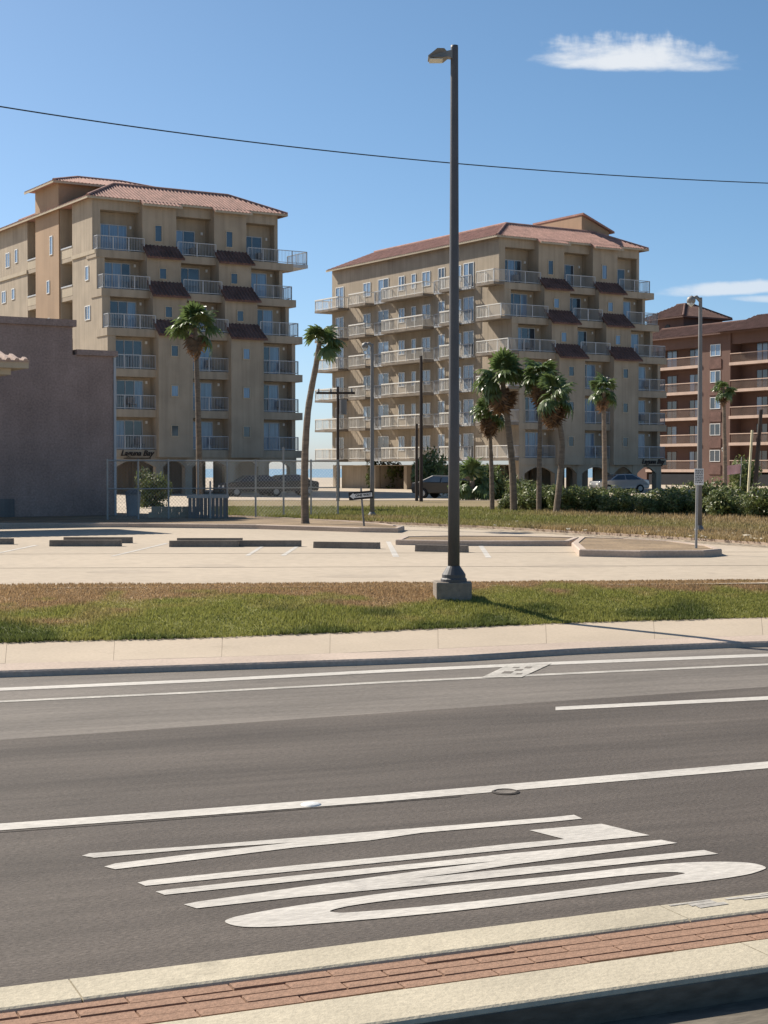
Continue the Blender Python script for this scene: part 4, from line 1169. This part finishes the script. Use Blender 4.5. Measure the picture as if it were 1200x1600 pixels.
# ------------------------------------------------------------------ cars
def car(loc, rz, body, label):
    e = empty('parked_car', loc, rz); tag(e, label, 'car')
    prof = [(-2.2, .42), (-2.25, .62), (-2.18, .88), (-1.25, 1.0), (-.55, 1.42), (.75, 1.46), (1.65, 1.05), (2.15, .98), (2.22, .6), (2.15, .32), (-2.1, .32)]
    wd = [.78, .84, .84, .86, .66, .66, .84, .82, .84, .80, .80]
    n_ = len(prof); b = MB()
    b.add([(x, -w_, z) for (x, z), w_ in zip(prof, wd)] + [(x, w_, z) for (x, z), w_ in zip(prof, wd)],
          [tuple(range(n_)), tuple(range(2 * n_ - 1, n_ - 1, -1))] + [(i, (i + 1) % n_, (i + 1) % n_ + n_, i + n_) for i in range(n_)])
    b.build('body', body, e, bevel=.05)
    for s in (-1, 1):
        gs = MB()
        for q in ([(-1.1, 1.02), (-.52, 1.36), (.05, 1.38), (.05, 1.02)], [(.12, 1.02), (.12, 1.38), (.72, 1.39), (1.42, 1.04)]):
            w3 = [.872 if z < 1.1 else .70 for x, z in q]; gs = MB(); gs.add([(x, s * (w_ + .012), z) for (x, z), w_ in zip(q, w3)], [(0, 1, 2, 3)]); gs.build('side_window', 'glass_dark', e)
    ws = MB(); ws.add([(-1.22, -.72, 1.03), (-1.22, .72, 1.03), (-.60, .58, 1.41), (-.60, -.58, 1.41)], [(0, 1, 2, 3)]); ws.build('windscreen', 'glass_dark', e)
    ws = MB(); ws.add([(1.62, -.70, 1.085), (1.62, .70, 1.085), (.86, .58, 1.44), (.86, -.58, 1.44)], [(0, 1, 2, 3)]); ws.build('rear_window', 'glass_dark', e)
    for x in (-1.38, 1.36):
        for s in (-1, 1):
            wh = MB().tube([(x, s * .68, .32), (x, s * .87, .32)], .32, 18).build('wheel', 'tyre', e)
            MB().tube([(x, s * .872, .32), (x, s * .885, .32)], [.19, .17], 12).build('rim', 'galv', wh)
    for s in (-1, 1):
        MB().box(-2.262, -2.2, s * .55 - .17, s * .55 + .17, .62, .76).build('headlight', 'lens', e); MB().box(2.16, 2.23, s * .6 - .15, s * .6 + .15, .74, .9).build('tail_light', 'car_maroon', e)
    return e


def cy(px, py, z=LZ): p = gnd(px, py, z); return (p.x, p.y, LZ - .03)
car(((968 - 600) / FPX * 125, 125, LZ - .03), R(20), 'car_silver', 'silver car showing above the hedge below the lettered corner of the right block')
car(((396 - 600) / FPX * 108, 108, LZ - .03), R(20), 'car_black', 'black car parked under the left block right of the board enclosure')
car(((446 - 600) / FPX * 112, 112, LZ - .03), R(25), 'car_black', 'dark car parked left of the leaning palm behind the fence')
car(((700 - 600) / FPX * 101, 101, LZ - .03), R(150), 'car_black', 'dark car in the shade behind the tall light pole')

# ================================================================== PLANTS
def frond_mesh(seed, droop, dead=False):
    r = random.Random(seed); b = MB()
    # stalk along +x then a fan of pleated leaflets; unit length 1
    st_l = .42
    def curve(t): return Vector((t, 0, .10 * math.sin(t * 2.2) - droop * t * t))
    b.tube([curve(t) for t in (0, .15, .3, st_l)], [.018, .014, .012, .010], 4)
    h0 = curve(st_l); n_ = 19
    for i in range(n_):
        a = R(-112 + 224 * i / (n_ - 1)) + r.uniform(-.04, .04)
        ln = (.60 - .10 * abs(a) / 2) * r.uniform(.85, 1.08)
        dr = Vector((math.cos(a), math.sin(a), 0)); sd = Vector((-math.sin(a), math.cos(a), 0)); w_ = .052
        pts = []
        for k_, t in enumerate((.0, .38, .72, 1.0)):
            base = h0 + dr * ln * t
            tip = (t ** 2.2) * ln * r.uniform(.35, .75) + droop * .7 * t * t * ln
            base.z -= tip * .8
            base -= dr * ln * .18 * t ** 3
            ww = w_ * (.35, 1.0, .8, .08)[k_]
            lift = .014 * (1 if i % 2 else -1)
            pts.append((base - sd * ww + Vector((0, 0, lift)), base + sd * ww - Vector((0, 0, lift))))
        vs = [p for q in pts for p in q]
        b.add(vs, [(2 * k_, 2 * k_ + 1, 2 * k_ + 3, 2 * k_ + 2) for k_ in range(3)])
    me = bpy.data.meshes.new('frond'); me.from_pydata([tuple(v) for v in b.v], [], b.f); me.update()
    me.materials.append(MATS['frond_dry' if dead else 'frond'])
    return me


FR = [frond_mesh(i, d_) for i, d_ in enumerate((.05, .2, .35, .5))]
FD = [frond_mesh(20 + i, .5, True) for i in range(2)]


def palm(px, by, cpx, cyp, Rpx, label, bend=0, nfr=30, dead=12, wind=0, r=.16, Z=None, z0=LZ, trunk_pts=None, pet=1.0):
    p = gnd(px, by, z0) if Z is None else Vector(((px - 600) / FPX * Z, Z, z0))
    e = empty('palm_tree', p); tag(e, label, 'palm tree', 'fan palms along the far side of the lot')
    c = at(cpx, cyp, p.y) - p; Rm = Rpx / FPX * p.y
    pts = [Vector((0, 0, -.1)), Vector((c.x * .12 + bend * .6, 0, c.z * .3)), Vector((c.x * .45 + bend, .05, c.z * .62)), Vector((c.x * .85 + bend * .3, 0, c.z * .88)), Vector((c.x, 0, c.z))]
    P = []
    for i in range(25):
        t = i / 24 * 4; k_ = min(int(t), 3); f = t - k_
        a, b_, c_, d_ = pts[max(k_ - 1, 0)], pts[k_], pts[k_ + 1], pts[min(k_ + 2, 4)]
        P.append(.5 * ((2 * b_) + (c_ - a) * f + (2 * a - 5 * b_ + 4 * c_ - d_) * f * f + (3 * b_ - a - 3 * c_ + d_) * f ** 3))
    MB().tube(P, [r * (1.5 if i == 0 else 1.22 - .5 * i / 24 + (.04 if i % 2 else -.02)) for i in range(25)], 12).build('trunk', 'bark', e)
    rr = random.Random(int(px * 7 + cyp))
    for i in range(nfr + dead):
        isd = i >= nfr
        el = R(rr.uniform(-38, 82)) if not isd else R(rr.uniform(-86, -58))
        az = rr.uniform(0, 2 * math.pi)
        if wind and not isd:
            v = Vector((math.cos(az), math.sin(az), 0)) + Vector((wind, 0, 0)); az = math.atan2(v.y, v.x)
        me = rr.choice(FD) if isd else FR[min(3, max(0, int((.9 - el) * 2)))]
        o = link('frond', me, None, e); s = Rm * rr.uniform(.85, 1.12) * (.85 if isd else 1)
        o.scale = (s, s, s); o.location = (c.x, 0, c.z - (.05 if not isd else rr.uniform(.05, .55) * Rm * .7))
        o.rotation_mode = 'XYZ'
        o.matrix_basis = Matrix.Translation(o.location) @ Matrix.Rotation(az, 4, 'Z') @ Matrix.Rotation(-el, 4, 'Y') @ Matrix.Rotation(rr.uniform(-.5, .5), 4, 'X') @ Matrix.Diagonal((s, s, s, 1))
    return e


palm(312, 797, 305, 512, 47, 'palm in front of the left block rising behind the board enclosure', nfr=20, dead=5, r=.12)
palm(477, 818, 499, 536, 42, 'leaning windblown palm between the two tan blocks', bend=-.12, nfr=17, dead=0, wind=.8, r=.105, z0=LZ + .1)
palm(803, 803, 785, 590, 50, 'tallest palm of the cluster, directly right of the tall light pole', nfr=21, dead=10, r=.125)
palm(769, 802, 764, 643, 35, 'short palm with a brown skirt of dead fronds next to the light pole', nfr=16, dead=26, r=.085)
palm(842, 804, 846, 590, 44, 'pale-trunked palm third from the light pole in the cluster', nfr=17, dead=8, r=.09)
palm(868, 806, 864, 615, 46, 'palm with a big rusty brown skirt of dead fronds', nfr=14, dead=28, bend=.3, r=.11)
palm(945, 790, 943, 610, 31, 'thin palm standing alone against the lettered block above the hedge', nfr=20, dead=6, Z=98, r=.14)
palm(1133, 782, 1131, 610, 23, 'small distant palm in front of the rust brown building', nfr=20, dead=4, r=.11)
palm(736, 795, 738, 752, 44, 'low bushy palm without a trunk right behind the tall light pole', nfr=26, dead=0, r=.2, Z=92)


def leaf_cloud(seed, n_, rx, ry, rz, leaf=.09, lumps=9):
    rs = np.random.RandomState(seed)
    cen = rs.uniform(-1, 1, (lumps, 3)) * [rx * .75, ry * .6, rz * .35] + [0, 0, rz * .55]
    rad = rs.uniform(.30, .52, lumps) * min(rx, rz) * 1.1
    k = rs.randint(0, lumps, n_); d = rs.normal(size=(n_, 3)); d /= np.linalg.norm(d, axis=1)[:, None]
    P = cen[k] + d * (rad[k] * rs.uniform(.55, 1.08, n_))[:, None]; P[:, 2] = np.abs(P[:, 2]) + .02
    a = rs.normal(size=(n_, 3)); a /= np.linalg.norm(a, axis=1)[:, None]; b = np.cross(a, d); b /= np.linalg.norm(b, axis=1)[:, None] + 1e-6
    s = leaf * rs.uniform(.6, 1.3, n_)[:, None]
    V = np.stack([P - a * s, P - b * s * .45, P + a * s, P + b * s * .45], 1).reshape(-1, 3)
    F = np.arange(4 * n_).reshape(n_, 4)
    g = rs.uniform(.6, 1.5, n_)[:, None]; mixv = rs.rand(n_)[:, None]
    tint = (np.array([.085, .125, .035]) * (1 - mixv) + np.array([.17, .18, .065]) * mixv) * g
    o = tinted('foliage', V, F, np.repeat(tint, 4, 0), 'leaf')
    me = o.data; bpy.data.objects.remove(o)
    return me


HM = [leaf_cloud(40 + i, 2600, 1.15, .75, 1.15, .10) for i in range(4)]


def shrub(p, s, label, i, group, sz=1.0):
    e = empty('shrub', p, rnd.uniform(0, 6)); tag(e, label, 'shrub', group)
    o = link('foliage', HM[i % 4], None, e); o.scale = (s, s, s * sz)
    b = MB()
    for k_ in range(5): a = k_ * 1.25; b.tube([(0, 0, -.05), (math.cos(a) * .25 * s, math.sin(a) * .2 * s, .35 * s), (math.cos(a) * .5 * s, math.sin(a) * .35 * s, .75 * s * sz)], [.03, .02, .008], 5)
    b.build('stem', 'stem', e)


HG = 'shrubs of the long hedge'
for i in range(17):
    x = 796 + i * 27 + rnd.uniform(-5, 5); y = 797 + (x - 800) * .031
    shrub(gnd(x, y + rnd.uniform(-1, 1), LZ + .1), rnd.uniform(.45, .78), 'bushy green shrub of the long hedge behind the far grass', i, HG, sz=rnd.uniform(.75, 1.0))
for i in range(14):
    x = 812 + i * 32 + rnd.uniform(-6, 6); y = 791 + (x - 800) * .022
    shrub(gnd(x, y, LZ + .1), rnd.uniform(.5, .9), 'bushy green shrub of the long hedge behind the far grass', i + 2, HG, sz=rnd.uniform(.75, 1.1))
shrub(Vector(((684 - 600) / FPX * 108, 108, LZ)), 1.5, 'rounded bush left of the tall light pole by the sunlit drive', 1, 'single bushes', sz=1.4)
shrub(Vector(((240 - 600) / FPX * 76, 76, LZ)), 0.8, 'straggly bush behind the fence left of the board enclosure', 2, 'single bushes', sz=1.5)
shrub(Vector(((1160 - 600) / FPX * 116, 116, LZ)), 1.4, 'dark bush at the foot of the right utility pole', 3, 'single bushes', sz=1.2)
shrub(Vector(((765 - 600) / FPX * 94, 94, LZ)), 1.3, 'dark bush beside the low trunkless palm', 0, 'single bushes', sz=1.1)
shrub(Vector(((600 - 600) / FPX * 150, 150, LZ)), 1.6, 'bush in the sunlight behind the open ground floor', 2, 'single bushes', sz=1.3)
